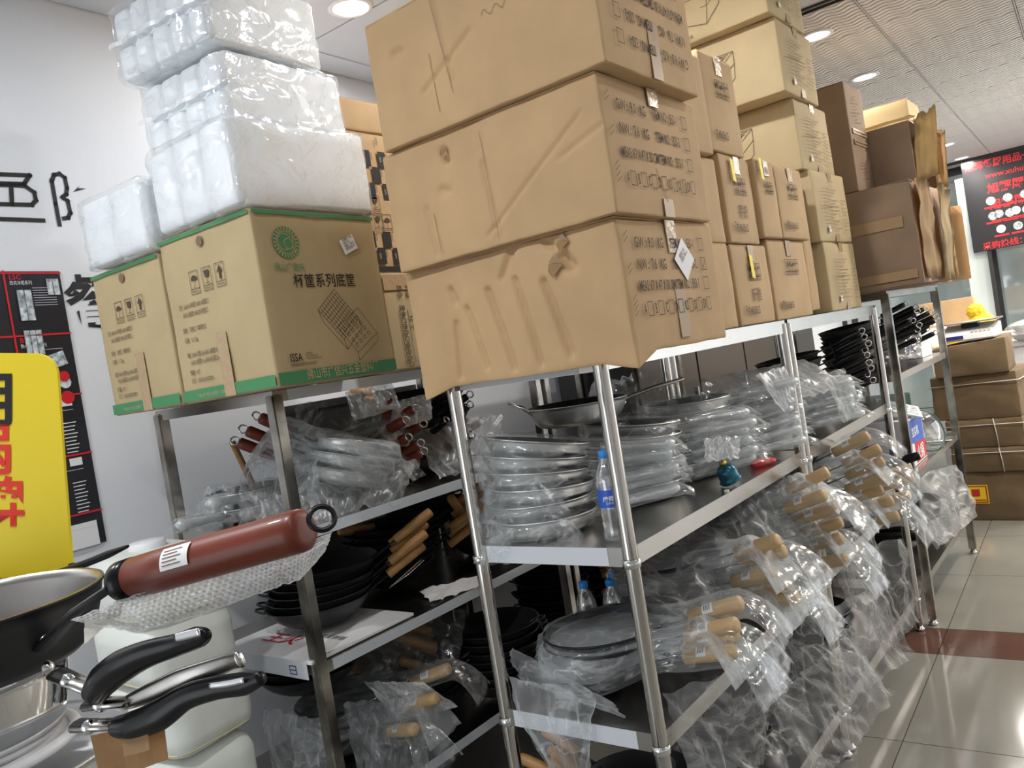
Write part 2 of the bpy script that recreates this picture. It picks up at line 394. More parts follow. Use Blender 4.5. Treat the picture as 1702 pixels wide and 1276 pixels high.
# ceiling: dark void above the grid, T-bars, and every panel a piece of its own
cl = room('ceiling', bx((XW-.1, YS, HC+.012), (XE+.1, YN+1.6, HC+.06)), 'dark_gap')
gx = [-.775+.6*k for k in range(-3, 7)]; gy = [4.83+.6*k for k in range(-12, 12)]
pm = {}
def panel(w, l, m):
    k = (round(w, 3), round(l, 3), m)
    if k not in pm:
        bm = bx((-w/2, -l/2, 0), (w/2, l/2, .011)); me = bpy.data.meshes.new('ceiling_tile'); bm.to_mesh(me); bm.free(); me.materials.append(M[m]); pm[k] = me
    return pm[k]
xe = [XW+.002]+[g for g in gx if g > XW+.05 and g < XE]+[XE]
ye = [YS]+[g for g in gy if g > YS and g < YN+1.5]+[YN+1.5]
for x0, x1 in zip(xe, xe[1:]):
    for y0, y1 in zip(ye, ye[1:]):
        o = obj('ceiling_tile', panel(x1-x0-.014, y1-y0-.009, 'ceil_plain' if y1 < 4.3 else 'wavy'), None, cl); o.location = ((x0+x1)/2, (y0+y1)/2, HC)
for x in xe[1:-1]: obj('ceiling_bar', bx((x-.0035, YS, HC+.001), (x+.0035, YN+1.5, HC+.009)), 'tbar', cl)
obj('ceiling_strip', bx((XW, 4.19, HC-.012), (XE, 4.21, HC+.005), (XW, 4.245, HC-.012), (XW+6, 4.255, HC+.005)), 'frame', cl)
# floor: polished tiles, one red-brown course
fl = room('floor', bx((XW-.1, YS, -.06), (XE+.1, YN+1.6, -.008)), 'grout')
fx = [XW]+[-.75+.82*k for k in range(-2, 5)]+[XE]
fy = [-2.2, -1.86, -1.04, -.22, .6, 1.42, 2.24, 3.06, 3.885, 4.2, 5.04, 5.86, 6.68, 7.5, 8.32, 9.14, 9.96, 10.78, 11.6, 12.7]
fm = {}
for x0, x1 in zip(fx, fx[1:]):
    for y0, y1 in zip(fy, fy[1:]):
        red = abs(y0-3.885) < .01; k = (round(x1-x0, 3), round(y1-y0, 3), red)
        if k not in fm:
            w, l = (x1-x0-.004)/2, (y1-y0-.004)/2; bm = bx((-w, -l, -.012), (w, l, 0)); me = bpy.data.meshes.new('floor_tile'); bm.to_mesh(me); bm.free(); me.materials.append(M['floor_r' if red else 'floor']); fm[k] = me
        o = obj('floor_tile', fm[k], None, fl); o.location = ((x0+x1)/2, (y0+y1)/2, 0)
# shop front at the far end: dark frame, glass, pale door post
wn = room('window_1', bx((XW, YN, 0), (XW+.05, YN+.06, HC), (XW, YN, HC-.09), (XE, YN+.06, HC), (XW, YN, 0), (XE, YN+.06, .1)), 'frame')
for x in (-1.62, -.93, .4, 1.7): obj('mullion', bx((x-.035, YN-.01, .1), (x+.035, YN+.05, HC-.09)), 'frame', wn)
for a, b in ((XW+.05, -1.655), (-1.585, -.965), (-.895, .365), (.435, 1.665), (1.735, XE)):
    obj('glass_pane', bx((a, YN+.02, .1), (b, YN+.028, HC-.09)), 'glass', wn)
def rthing(*a, **k):
    t = thing(*a, **k); t.rotation_euler = (0, 0, RT); t.location = RM @ t.location; return t
p = hitr(1622, 350, 1, 10.9)
dp = rthing('door_closer_post', 'pale grey door post with two dark hinges left of the black banner', 'door post', (p.x-.05, 10.9, 0))
obj('post_body', bx((-.12, 0, 0), (.12, .05, 2.86), bevel=.004), 'palewall', dp)
for z in (2.55, 2.05): obj('hinge', bx((.03, -.012, z), (.065, 0, z+.17), bevel=.002), 'frame', dp)
# downlights
for i, (x, y) in enumerate(DL):
    seen = {(-2.19, 2.35): 'round downlight lit in the plain ceiling above the white foam packs', (-1.04, 4.65): 'round downlight lit beside the topmost fryer cartons', (-1.04, 5.8): 'round downlight lit above the tall narrow brown carton',
            (-1.04, 9.4): 'nearer of the two faint downlights close to the banner', (-1.04, 10.6): 'faint round downlight nearest the black banner'}.get((x, y), 'round white recessed downlight outside the view')
    t = rthing('downlight', seen, 'light', (x, y, HC), group='ceiling downlights')
    bm = bmesh.new(); lathe(bm, [(.088, -.001), (.088, -.006), (.072, -.010), (.066, .004)], 32); obj('trim_ring', bm, 'white', t, True)
    bm = bmesh.new(); lathe(bm, [(0, -.004), (.067, -.004)], 32); obj('diffuser', bm, 'emit', t)

# ---- lettering and poster on the left wall (u runs along +Y of the room, i.e. to the right in view)
XS = XW+.001
def wp(px, py): q = hitr(px, py, 0, XW); return (q.y, q.z)
wl = rthing('wall_lettering', 'large thin black characters on the white wall above the poster', 'wall lettering', (0, 0, 0))
z1 = lambda pts: [wp(x/2.658, y/2.658) for x, y in pts]
lines(wl, [z1([(-60, 768), (0, 770), (130, 775), (105, 813), (-60, 808)]), z1([(-60, 815), (60, 818), (110, 822), (150, 850), (158, 885), (140, 905), (-60, 900)]), z1([(48, 820), (52, 903)]), z1([(-60, 965), (190, 974)]),
           z1([(262, 992), (245, 900), (228, 800), (238, 773), (262, 768), (285, 785), (295, 830), (292, 858), (275, 872), (298, 888), (310, 940), (300, 962), (282, 965)]),
           ['*']+z1([(322, 848), (352, 820), (344, 832), (380, 833), (345, 842)])], .0135, (XS, 0, 0), RX, RU, 'black', 'painted_character')
q = wp(116, 548)
text(wl, '餐', .215, (XS, q[0], q[1]), RX, RU, 'black', sx=.9, bold=.02, name='painted_character')
po = rthing('wall_poster', 'black product poster with red dividing lines on the left wall beside the yellow sign', 'poster', (0, 0, 0))
a = wp(-60, 449); b = wp(97, 451); zt = wp(97, 451)[1]; zb = wp(150, 906)[1]; y0, y1 = a[0], b[0]
obj('poster_sheet', bx((XS, y0, zb), (XS+.004, y1, zt)), 'posterblack', po)
xs = XS+.005; s = 1/2.43
def pp(x, y): return wp(x*s, 400+y*s)
ys_ = [pp(12, 130)[1], pp(20, 390)[1], pp(60, 650)[1], pp(80, 905)[1], pp(90, 1160)[1]]
yc = pp(30, 250)[0]
lines(po, [[(y0, zt-.006), (y1, zt-.006)]]+[[(y0, z), (y1, z)] for z in ys_[1:]]+[[(yc, zb), (yc, zt)]], .006, (xs, 0, 0), RX, RU, 'posterred', 'dividing_line')
for i, (zz, kind) in enumerate(zip(ys_, ('fridge', 'case', 'plate', 'cup', 'card'))):
    w = y1-yc; X = yc+.008
    txt = ['LSC\n西克冰柜系列', 'BSC\n熟食展示柜系列', '', '', ''][i]
    if txt:
        text(po, txt.split('\n')[0], .022, (xs, X+.005, zz-.022), RX, RU, 'posterred', bold=.01); text(po, txt.split('\n')[1], .014, (xs, X+.005, zz-.038), RX, RU, 'paper', sx=.8)
    if i == 0:
        for (fx_, fz_, fw, fh, nd) in ((.02, .055, .045, .1, 2), (.115, .02, .04, .055, 2), (.02, .185, .055, .08, 3)):
            lines(po, [['*']+rect(X+fx_, zz-fz_-fh, X+fx_+fw, zz-fz_)[:4]], .001, (xs, 0, 0), RX, RU, 'imgs', 'product_picture')
            lines(po, [rect(X+fx_+k*fw/nd, zz-fz_-fh, X+fx_+(k+1)*fw/nd, zz-fz_) for k in range(nd)], .0015, (xs+.001, 0, 0), RX, RU, 'black', 'product_picture')
    if i == 1:
        lines(po, [['*', (X+.06, zz-.075), (X+.13, zz-.055), (X+.14, zz-.10), (X+.08, zz-.115)], ['*']+circ(X+.12, zz-.16, .02, 10)], .001, (xs, 0, 0), RX, RU, 'imgs', 'product_picture')
        lines(po, [['*']+circ(X+.12, zz-.21, .022, 10), ['*']+circ(X+.12, zz-.14, .018, 10)], .001, (xs+.0005, 0, 0), RX, RU, 'posterred', 'product_picture')
    if i in (2, 3):
        lines(po, [['*', (X+.09, zz-.01), (X+.13, zz-.01), (X+.13, zz-.035), (X+.09, zz-.035)]]+[[(X+.09, zz-.09-.012*k), (X+.09+.04*(1-.1*(k % 3)), zz-.09-.012*k)] for k in range(9)], .003, (xs, 0, 0), RX, RU, 'paper', 'printed_caption')
    if i == 4: lines(po, [['*']+rect(X+.01, zz-.11, X+w-.03, zz-.03)[:4]], .001, (xs, 0, 0), RX, RU, 'paper', 'product_picture')
    lines(po, [[(X+.07+.0*k, zz-.05-.008*k), (X+.14, zz-.05-.008*k)] for k in range(8)] if i == 0 else [[(X+.02, zz-.048), (X+.13, zz-.048)]], .0012, (xs, 0, 0), RX, RU, 'paper', 'printed_caption')

# ---- black banner at the far end
bn = rthing('hanging_banner', 'black banner with red lettering and round product pictures at the far end', 'banner', (0, 10.8, 0))
def bp_(px, py): q = hitr(px, py, 1, 10.8); return (q.x, q.z)
bx0, bz1 = bp_(1602, 270); bz0 = bp_(1617, 421)[1]; bx0 = bp_(1608, 350)[0]
BW = 2.6
obj('banner_sheet', bx((bx0, 0, bz0), (bx0+BW, .008, bz1)), 'posterblack', bn)
obj('top_rail', bx((bx0-.35, -.002, bz1), (bx0+BW+.3, .02, bz1+.05)), 'frame', bn)
fo, fr, fu = (0, -.001, 0), (1, 0, 0), (0, 0, 1)
HB = bz1-bz0
text(bn, '旭辉餐厨用品一站式采购商用厨具配送中心', .098, (bx0+.03, 0, bz1-.11), fr, fu, 'redink' if 0 else 'posterred', bold=.02, sx=.95)
text(bn, 'www.xuhuicj.com', .085, (bx0+.22, 0, bz1-.235), fr, fu, 'posterred', bold=.015)
for zz, s_, n in ((bz1-.40, '旭辉厨具   主营', 0), (bz0+.46, '旭辉厨具   工程', 1)):
    text(bn, s_, .118, (bx0+.22, 0, zz), fr, fu, 'posterred', bold=.03, sx=1.02)
for row, zz in enumerate((bz1-.495, bz1-.655, bz0+.375, bz0+.215)):
    for k in range(14):
        X = bx0+.24+k*.165+(.06 if row % 2 else 0)
        lines(bn, [['*']+circ(X, zz, .047, 12)[:-1]], .01, (0, -.002, 0), fr, fu, 'imgs' if (row*5+k) % 3 else 'paper', 'product_picture')
        lines(bn, [[(X-.062, zz-.072), (X+.062, zz-.072)]], .022, (0, -.002, 0), fr, fu, 'posterred', 'printed_caption')
text(bn, '采购热线：18780006288 小陈', .088, (bx0+.1, 0, bz0+.02), fr, fu, 'posterred', bold=.02)
for x in (bx0+.15, bx0+1.3): obj('hanging_pole', bx((x-.02, .03, 0), (x+.02, .06, bz1)), 'frame', bn)

# ---------------------------------------------------------------- shelving racks
TOPZ = 1.582
def rack(label, x0, x1, y0, y1, zs, post='tube', m='steel', rim=.034, pr=.019, filmend=False, feet=True, square=False, filmlong=False):
    t = thing('shelving_rack', label, 'shelf rack', (x0, y0, 0), 0); w, l = x1-x0, y1-y0
    top = zs[0]
    for x in (0, w):
        for y in (0, l):
            bm = bmesh.new()
            if square: box(bm, (x-pr, y-pr, .03), (x+pr, y+pr, top-.012)); bmesh.ops.bevel(bm, geom=bm.edges[:], offset=.004, segments=2, affect='EDGES')
            else: lathe(bm, [(0, .03), (pr, .03), (pr, top-.012), (0, top-.012)], 24, Matrix.Translation((x, y, 0)))
            p_ = smooth_angle(obj('post', bm, post, t, True))
            bm = bmesh.new(); lathe(bm, [(0, 0), (.02, 0), (.022, .012), (.014, .018), (.012, .032), (0, .032)], 20, Matrix.Translation((x, y, 0))); obj('foot', bm, 'chrome', p_, True)
            if not square:
                for z in zs[1:]:
                    bm = bmesh.new(); lathe(bm, [(pr+.001, z-.05), (pr+.004, z-.048), (pr+.004, z-.03), (pr+.001, z-.028)], 24, Matrix.Translation((x, y, 0))); obj('clip_collar', bm, 'chrome', p_, True)
    for i, z in enumerate(zs):
        g = pr*.2 if i else -.006
        a = pr*.6
        bm = bmesh.new()
        box(bm, (-a, -a, z-.0025), (w+a, l+a, z))
        for lo, hi in (((-a, -a, z-rim), (w+a, -a+.0015, z-.0026)), ((-a, l+a-.0015, z-rim), (w+a, l+a, z-.0026)), ((-a, -a+.0016, z-rim), (-a+.0015, l+a-.0016, z-.0026)), ((w+a-.0015, -a+.0016, z-rim), (w+a, l+a-.0016, z-.0026)),
                       ((0, l*.33, z-.02), (w, l*.33+.03, z-.003)), ((0, l*.66, z-.02), (w, l*.66+.03, z-.003))): box(bm, lo, hi)
        sh = obj('shelf', bm, m, t)
        if filmend: obj('protective_film', bx((.035, -a-.0012, z-rim+.001), (w-.055, -a-.0002, z-.001)), 'pfilm', sh)
        if filmlong: obj('protective_film', bx((w+a+.0002, .04, z-rim+.001), (w+a+.0012, l-.02, z-.001)), 'pfilm', sh)
    return t
ZA = (TOPZ, 1.115, .665, .19)
rack('polished tube-post steel shelving rack nearest the camera with bottled water and pans', -1.479, -1.009, 1.63, 2.865, ZA, filmend=True, rim=.046)
rack('second polished steel shelving rack, behind the nearest one, carrying dark pan handles', -1.479, -1.009, 2.916, 4.13, ZA, rim=.046)
ZC = (1.618, 1.21, .82, .36)
rack('stained square-post steel rack under the green-striped cartons', -2.60, -1.97, 1.411, 2.66, ZC, post='dirty', m='steel', square=True, filmend=False, filmlong=True)
ZB = (1.64, 1.235, .74, .25)
rack('stained far rack carrying the dark open cartons and bundles of black handles', -1.44, -.965, 4.215, 5.44, ZB, post='dirty', m='steel', square=True)
rack('steel rack behind the stained one, under the checkered carton', -2.60, -1.97, 2.72, 3.95, ZC, post='dirty', m='steel', square=True)

# ---------------------------------------------------------------- the three big cartons on the nearest rack
def big_print(t, d, h, flip=False, tick=None):
    L1 = [('G.W.:  9.0   KG', 'ITEM NO.:  333-1'), ('N.W.:  7.6   KG', 'ITEM NO.:  333-2'), ('MEAS: 67 X 47 X 30 CM', 'ITEM NO.:  333-3')]
    rr, uu = ((0, 1, 0), (0, 0, 1)) if not flip else ((0, -1, 0), (0, 0, -1))
    X = .0062
    def pos(y, z): return (X, y, z) if not flip else (X, d-y, h-z)
    ls = []
    for i, (a, b) in enumerate(L1):
        z = h*(.76-.175*i)
        text(t, a, .034, pos(.055 if i < 2 else .05, z), rr, uu, 'ink', sx=.62 if i < 2 else .5, bold=.012)
        text(t, b, .034, pos(.225, z), rr, uu, 'ink', sx=.5, bold=.012)
        ls.append(rect(.375, z-.004, .402, z+.026))
    if tick is not None: ls += [[(.38, h*(.76-.175*tick)+.008), (.386, h*(.76-.175*tick)), (.40, h*(.76-.175*tick)+.022)]]
    z = h*.225
    for k, c in enumerate(['A', 'B', 'C', 'D', 'KS', 'DJ', 'DR']):
        y = .055+k*.05
        text(t, c, .034, pos(y, z), rr, uu, 'ink', sx=.5 if len(c) < 2 else .42, bold=.012); ls.append(rect(y+.017+(len(c)-1)*.006, z-.004, y+.041, z+.027))
    if tick is None: ls += [[(.20, .11), (.235, .035)]]
    o = (X, 0, 0) if not flip else (X, d, h)
    lines(t, ls, .0018, o, rr, uu, 'ink', 'printed_tick_boxes')
def tear(t, x, z, s_, ang):
    bm = bmesh.new(); c, q = math.cos(ang), math.sin(ang); P = lambda a, b, y: (x+(a*c-b*q)*s_, y, z+(a*q+b*c)*s_)
    v = [bm.verts.new(p) for p in (P(0, 0, -.0055), P(1, .1, -.0055), P(.5, -.75, -.0135), P(.1, -.45, -.012))]; bm.faces.new(v); bmesh.ops.solidify(bm, geom=bm.faces[:], thickness=.002); obj('torn_cardboard_tip', bm, 'card_o', t)
    lines(t, [['*', (x, z+.002), (x+s_*c, z+s_*q+.004), (x+s_*.5*c, z+s_*.45)]], .01, (0, -.0062, 0), (1, 0, 0), RU, 'card_in', 'torn_hole')
def droop(p, u, v, s):
    k = (1-s)**3
    p.z -= .034*k*(max(0, 1-v*5) + .6*max(0, (u-.86)/.14)*(1 if v < .9 else 1) + .8*max(0, (.15-u)/.15)*max(0, 1-v*3))
    p.y += .012*k*max(0, 1-v*4)*math.sin(u*9); return p
cr1 = [((-.52, .02), (-.50, .13), .006, .007), ((-.42, .03), (-.455, .16), .005, .008), ((-.33, .02), (-.38, .19), .006, .009), ((-.25, .02), (-.29, .2), .005, .008), ((-.17, .03), (-.21, .18), .006, .009), ((-.33, .21), (-.28, .28), .008, .008), ((-.15, .225), (-.13, .20), .011, .012), ((-.19, .265), (-.17, .25), .008, .008), ((-.50, .21), (-.49, .18), .007, .008)]
t = carton('lowest big brown carton with crushed sagging base, resting on the rack', -.863, 1.546, TOPZ+.001, .654, .48, .279, -.7, 'card_o', 'big brown cartons marked 67 x 47 x 30', tape=[(.72, 1.0), (0, .42)], sag=droop, creases=cr1, n=50, r=.007, seed=3)
tear(t, -.185, .215, .04, -.3); tear(t, -.15, .262, .03, -.4); big_print(t, .48, .279, tick=1); staples(t, .48, .28)
st = bmesh.new(); box(st, (-.037, -.037, 0), (.037, .037, .0008)); 
sk = obj('diamond_sticker', st, 'paper', t); sk.rotation_euler = Matrix(((0, 0, 1), (1, 0, 0), (0, 1, 0))).to_euler(); sk.location = (.0078, .285, .185)
sk.rotation_euler = (Matrix(((0, 0, 1), (1, 0, 0), (0, 1, 0))) @ Matrix.Rotation(math.radians(45), 3, 'Z')).to_euler()
text(t, '餐具 333\n底筐 28cm', .012, (.0090, .262, .186), (0, .8, .6), (0, -.6, .8), 'ink', sx=.8)
t = carton('middle big brown carton of the front stack, printed face upright', -.843, 1.525, 1.8645, .657, .479, .300, .1, 'card_o', 'big brown cartons marked 67 x 47 x 30', tape=[(.86, 1.0), (0, .14)],
           creases=[((-.45, .26), (-.44, .235), .007, .010), ((-.32, .02), (-.33, .2), .004, .005), ((-.35, .03), (-.05, .23), .003, .004), ((-.12, .15), (0, .19), .004, .003), ((-.52, .02), (-.53, .14), .004, .005), ((-.47, .17), (-.45, .16), .008, .006)], n=50, r=.0045, seed=11)
tear(t, -.45, .262, .022, -.2); lines(t, [[(-.315, .01), (-.325, .27)], [(-.50, .02), (-.505, .12)]], .0012, (0, -.0048, 0), (1, 0, 0), RU, 'faint', 'fold_line'); big_print(t, .479, .300); staples(t, .48, .3)
t = carton('topmost big brown carton of the front stack, its print upside down', -.804, 1.506, 2.1675, .662, .457, .319, .3, 'card_o', 'big brown cartons marked 67 x 47 x 30', tape=[(0, .42)],
           creases=[((-.42, .3), (-.40, .1), .004, .004), ((-.50, .1), (-.33, .19), .004, .005), ((-.12, .19), (-.06, .31), .004, .005), ((-.58, .22), (-.55, .22), .008, .006), ((-.05, .3), (-.04, .27), .008, .005)], n=50, r=.0045, seed=23)
lines(t, [[(-.435, .315), (-.405, .07)], [(-.46, .18), (-.455, .04)]], .0012, (0, -.0048, 0), (1, 0, 0), RU, 'faint', 'fold_line'); big_print(t, .457, .319, flip=True)
bm = bmesh.new(); pts = [(-.29+i*.006, -.0052, .205+.012*math.sin(i*1.1)*(1-(i % 9)/14)+.0006*i) for i in range(28)]
lines(t, [[(p[0], p[2]) for p in pts]], .0012, (0, -.0045, 0), (1, 0, 0), RU, 'faint', 'pencil_scribble')

# ---------------------------------------------------------------- green-striped cartons on the stained rack
GG = 'green-striped cartons'
def green_front(t, w, h, side=.0):
    o = (0, -.0048, 0); r = (1, 0, 0)
    x0 = -w
    lines(t, icons(x0+w*.30, h*.66, .038, 'uga', 1.5), .0016, o, r, RU, 'ink', 'handling_marks')
    rows = [(.56, '型号：0603A-91头杯底筐  0603E-16格底筐 □'), (.51, '      0601D-25格底筐  0603E-20孔杯底筐 □'), (.42, '颜色：灰色□  咖啡色□'), (.36, '毛重：11.2 kg'),
            (.27, '单重：0603A-91底筐1.5kg  0603E-16格底筐1.8kg □'), (.225, '      0601D-25格底筐1.1kg  0603E-40孔底筐2.2kg □'), (.165, '数量：6个'), (.115, '尺寸：503X503X570M')]
    for zz, s_ in rows: text(t, s_, .0165, (x0+w*.13, -.0048, h*zz), r, RU, 'ink', sx=.42 if len(s_) > 24 else .62)
    for st_ in (rect(x0+.002, .004, -.002, .034), rect(x0+.002, h-.012, -.002, h-.002)): lines(t, [['*']+st_[:4]], .01, (0, -.0046, 0), r, RU, 'green', 'green_stripe')
    text(t, '广佛山市广信兴五金塑料厂 欢迎来电咨询', .011, (x0+w*.17, -.0056, .012), r, RU, 'card_p', sx=.8)
    obj('packing_tape', bx((x0+w*.48, -.0068, .001), (x0+w*.48+.045, -.0062, .17)), 'tape', t)
    lines(t, [['*']+circ(x0+w*.47, h*.92, .014, 12)[:-1]], .01, o, r, RU, 'faint', 'round_mark')
g1 = carton('nearer green-striped carton with round green emblem and basket drawing', -1.711, 1.246, 1.6195, .405, .43, .454, 2.7, 'card_g', GG, seed=5, n=16)
green_front(g1, .405, .454)
d, h = .43, .454
o, r = (.0048, 0, 0), RX
for st_ in (rect(.002, .004, d-.002, .036), rect(.002, h-.012, d-.002, h-.002)): lines(g1, [['*']+st_[:4]], .01, (.0046, 0, 0), r, RU, 'green', 'green_stripe')
text(g1, '佛山市广信兴五金塑料厂', .030, (.0056, .09, .012), r, RU, 'card_p', sx=.80, bold=.005)
em = [['*']+circ(.095, h-.085, .042, 26)[:-1]]
lines(g1, em, .01, (.0047, 0, 0), r, RU, 'green', 'round_emblem')
lines(g1, [circ(.095, h-.085, .030, 24), circ(.102, h-.088, .014, 14), [(.118, h-.068), (.116, h-.105), (.124, h-.108)], circ(.09, h-.083, .022, 14, .6, 5)]+[[(.095+.034*math.cos(a), h-.085+.034*math.sin(a)), (.095+.039*math.cos(a), h-.085+.039*math.sin(a))] for a in [k*PI/12 for k in range(24)]], .0035, (.0053, 0, 0), r, RU, 'card_g', 'round_emblem')
text(g1, '佛山广信兴', .024, (.0048, .045, h-.158), r, RU, 'green', sx=.82, bold=.004)
text(g1, '杯筐系列底筐', .040, (.0048, .098, h-.200), r, RU, 'black', sx=.92, bold=.006)
def iso(cx, cz, a, b, s): return (cx+s*(a*.86-b*.62), cz+s*(a*.50*-1+b*-.42))
bk = []
A0 = lambda a, b: (.205+(a*.92-b*.55)*.082, .205+(-a*.50-b*.85)*.082+.055)
def quad(f, n, w_=1, k=1): return [[f(i/n*w_, 0), f(i/n*w_, k)] for i in range(n+1)]+[[f(0, i/n*k), f(w_, i/n*k)] for i in range(n+1)]
f1 = lambda a, b: (.165+a*.075+b*.095*.72, .135+.065+a*-.085+b*.075*.72-.01)
f2 = lambda a, b: (.225+a*.06+b*.085, .095+.045+a*-.075+b*.05)
bk += quad(f1, 9); bk += [[f1(0, 0), (f1(0, 0)[0]+.012, f1(0, 0)[1]-.035), (f1(1, 0)[0]+.008, f1(1, 0)[1]-.028), f1(1, 0)], [f1(1, 0), (f1(1, 0)[0]+.008, f1(1, 0)[1]-.028), (f1(1, 1)[0]+.006, f1(1, 1)[1]-.025), f1(1, 1)]]
bk += quad(f2, 6)[:1]+quad(f2, 6)[6:8]+quad(f2, 6)[-1:]+[circ(*f2(.2+.2*i, .15+.2*j), .005, 8) for i in range(4) for j in range(4)]+[[f2(1, 0), (f2(1, 0)[0], f2(1, 0)[1]-.022), (f2(1, 1)[0], f2(1, 1)[1]-.022), f2(1, 1)]]
lines(g1, bk, .0012, o, r, RU, 'ink', 'basket_drawing')
text(g1, 'ISSA', .030, (.0048, .045, .060), r, RU, 'black', sx=.75, bold=.008); text(g1, 'MEMBER\nThe Worldwide\nCleaning Association', .0065, (.0048, .098, .076), r, RU, 'ink'); text(g1, '美国国际清洁卫生协会会员', .0095, (.0048, .045, .048), r, RU, 'ink', sx=.75)
sk = thing  # noqa
bm = bx((-.028, -.021, 0), (.028, .021, .0008)); st = obj('white_sticker', bm, 'paper', g1); st.location = (.0066, .315, h-.085); st.rotation_euler = (Matrix(((0, 0, 1), (1, 0, 0), (0, 1, 0))) @ Matrix.Rotation(math.radians(22), 3, 'Z')).to_euler()
text(g1, '双面板 T-001\nMK-3-25\n库量 5  合计 5\n底部基座尺寸', .009, (.0078, .292, h-.078), (0, .93, .37), (0, -.37, .93), 'ink', sx=.8)
g2 = carton('farther left green-striped carton, partly faded, beside the wall', -2.122, 1.222, 1.6195, .362, .45, .428, 2.5, 'card_g', GG, seed=8, n=16)
green_front(g2, .362, .428)

# ---------------------------------------------------------------- film-wrapped foam packs
def foam_pack(label, x, y, z, w, d, h, rot, cols=5, tiers=2, seed=0):
    t = thing('foam_container_pack', label, 'pack', (x, y, z), math.radians(rot), 'film-wrapped packs of white foam containers')
    bm = soft_box(w-.012, d-.02, h-.006, r=.015, n=8, bulge=.004, amp=.003, seed=seed)
    bmesh.ops.translate(bm, vec=(-.006, .025, .003), verts=bm.verts); obj('foam_block', bm, 'foam', t, True)
    cw = (w-.016)/cols; th = (h-.01)/tiers
    for i in range(cols):
        for j in range(tiers):
            bm = soft_box(cw-.002, .07, th-.004, r=.018, n=5, bulge=.006, amp=.002, seed=seed+i*3+j)
            bmesh.ops.translate(bm, vec=(-.008-i*cw, .004+.004*nz(i, j, seed), .005+j*th), verts=bm.verts); obj('foam_stack', bm, 'foam', t, True)
    bm = soft_box(w, d, h, r=.014, n=22, bulge=.003, amp=.0, seed=seed)
    for v in bm.verts:
        p = v.co; e = .006*ridge(p.x*9+seed, p.y*9, p.z*14)+.003*ridge(p.x*24, p.y*24+seed, p.z*20)
        c = Vector((-w/2, d/2, h/2)); n = (p-c); n = Vector((n.x/w, n.y/d, n.z/h)).normalized(); v.co = p+n*(e-.002)
        if p.y < .01: v.co.y += .007*(.5+.5*math.cos(2*PI*(-p.x-.008)/cw))-.004
    obj('plastic_wrap', bm, 'shrink', t, True)
    if tiers > 1:
        zz = 4e-3+th
        o_ = obj('seal_band', grid(lambda u, v: Vector((-w*u, -.012+.004*math.sin(u*cols*2*PI), zz-.006+.012*v+.002*nz(u*9, v, seed))), 30, 2), 'film_w', t, True)
    return t
foam_pack('topmost white foam pack, touching the ceiling view, leaning out to the left', -1.773, 1.261, 2.528, .398, .40, .208, 5.5, seed=1)
foam_pack('second white foam pack from the top', -1.786, 1.284, 2.318, .365, .43, .203, 3.4, 4, 2, seed=2)
foam_pack('right-hand lower white foam pack standing on the emblem carton', -1.706, 1.215, 2.0785, .385, .46, .234, .9, 3, 1, seed=3)
foam_pack('lowest left white foam pack standing on the faded green-striped carton', -2.105, 1.19, 2.054, .33, .43, .205, 3, 2, 1, seed=4)

# ---------------------------------------------------------------- checkered column behind the foam packs
kx, ky = -1.85, 1.79
t = carton('carton with vertical black lettering and tick boxes behind the emblem carton', kx, ky, 1.6195, .4, .43, .31, 0, 'card_p', seed=31)
for k, s_ in enumerate(['颜色：黑色□杏色□咖啡色□', '数量：      12 个', '层数：双层□单层□蒙皮□']):
    text(t, s_, .026, (.0052, .055+.038*(k if 0 else k)+.0, .27), (0, 0, -1), (0, 1, 0), 'ink', sx=.8, bold=.006)
lines(t, [[(.05+.038*k, .02), (.05+.038*k, .19)] for k in range(3)], .0018, (.0048, 0, 0), RX, RU, 'ink', 'ruled_line')
obj('packing_tape', bx((.005, 0, .255), (.0058, .4, .305)), 'tape', t)
t = carton('black-and-brown checkered carton behind the foam packs', kx-.02, ky-.06, 1.932, .4, .46, .45, 0, 'card', seed=33)
pl = []; cw, chh = .034, .052
for i in range(13):
    for j in range(8):
        y_, z_ = .01+i*cw, .03+j*chh
        if y_+cw > .46 or z_+chh > .445: continue
        if (i+j) % 2 == 0 and not (2 <= i <= 4 and 2 <= j <= 3): pl.append(['*']+rect(y_, z_, y_+cw, z_+chh)[:4])
lines(t, pl, .01, (.0058, 0, 0), RX, RU, 'black', 'black_checker')
for i in range(11):
    for j in range(8):
        if (i+j) % 2 == 1 and i < 11 and not (2 <= i <= 4 and 2 <= j <= 3): text(t, 'YEZES', .011, (.0060, .018+i*cw, .05+j*chh), (0, 0, 1), (0, -1, 0), 'ink', sx=.9, bold=.01)
        if (i+j) % 2 == 0 and i % 2 == 0 and not (2 <= i <= 4 and 2 <= j <= 3): text(t, 'YEZES', .009, (.0066, .022+i*cw, .045+j*chh), (0, 0, 1), (0, -1, 0), 'card_p', sx=.8, bold=.01)
lines(t, icons(.085, .145, .036, 'gu', 1.1)+icons(.085, .205, .036, 'gA', 1.1)[:6], .0016, (.0058, 0, 0), RX, RU, 'ink', 'handling_marks')
lines(t, [['*']+rect(.0, .005, .45, .022)[:4]], .01, (.0056, 0, 0), RX, RU, 'black', 'black_border')
t = carton('flat carton lettered with care marks on top of the checkered one', kx-.02, ky-.07, 2.387, .4, .5, .10, 0, 'card', seed=35)
text(t, '小心轻放', .07, (.0052, .47, .085), (0, -1, 0), (0, 0, -1), 'ink', sx=.9, bold=.01)
obj('packing_tape', bx((.0052, .3, 0), (.006, .36, .1)), 'tape', t)

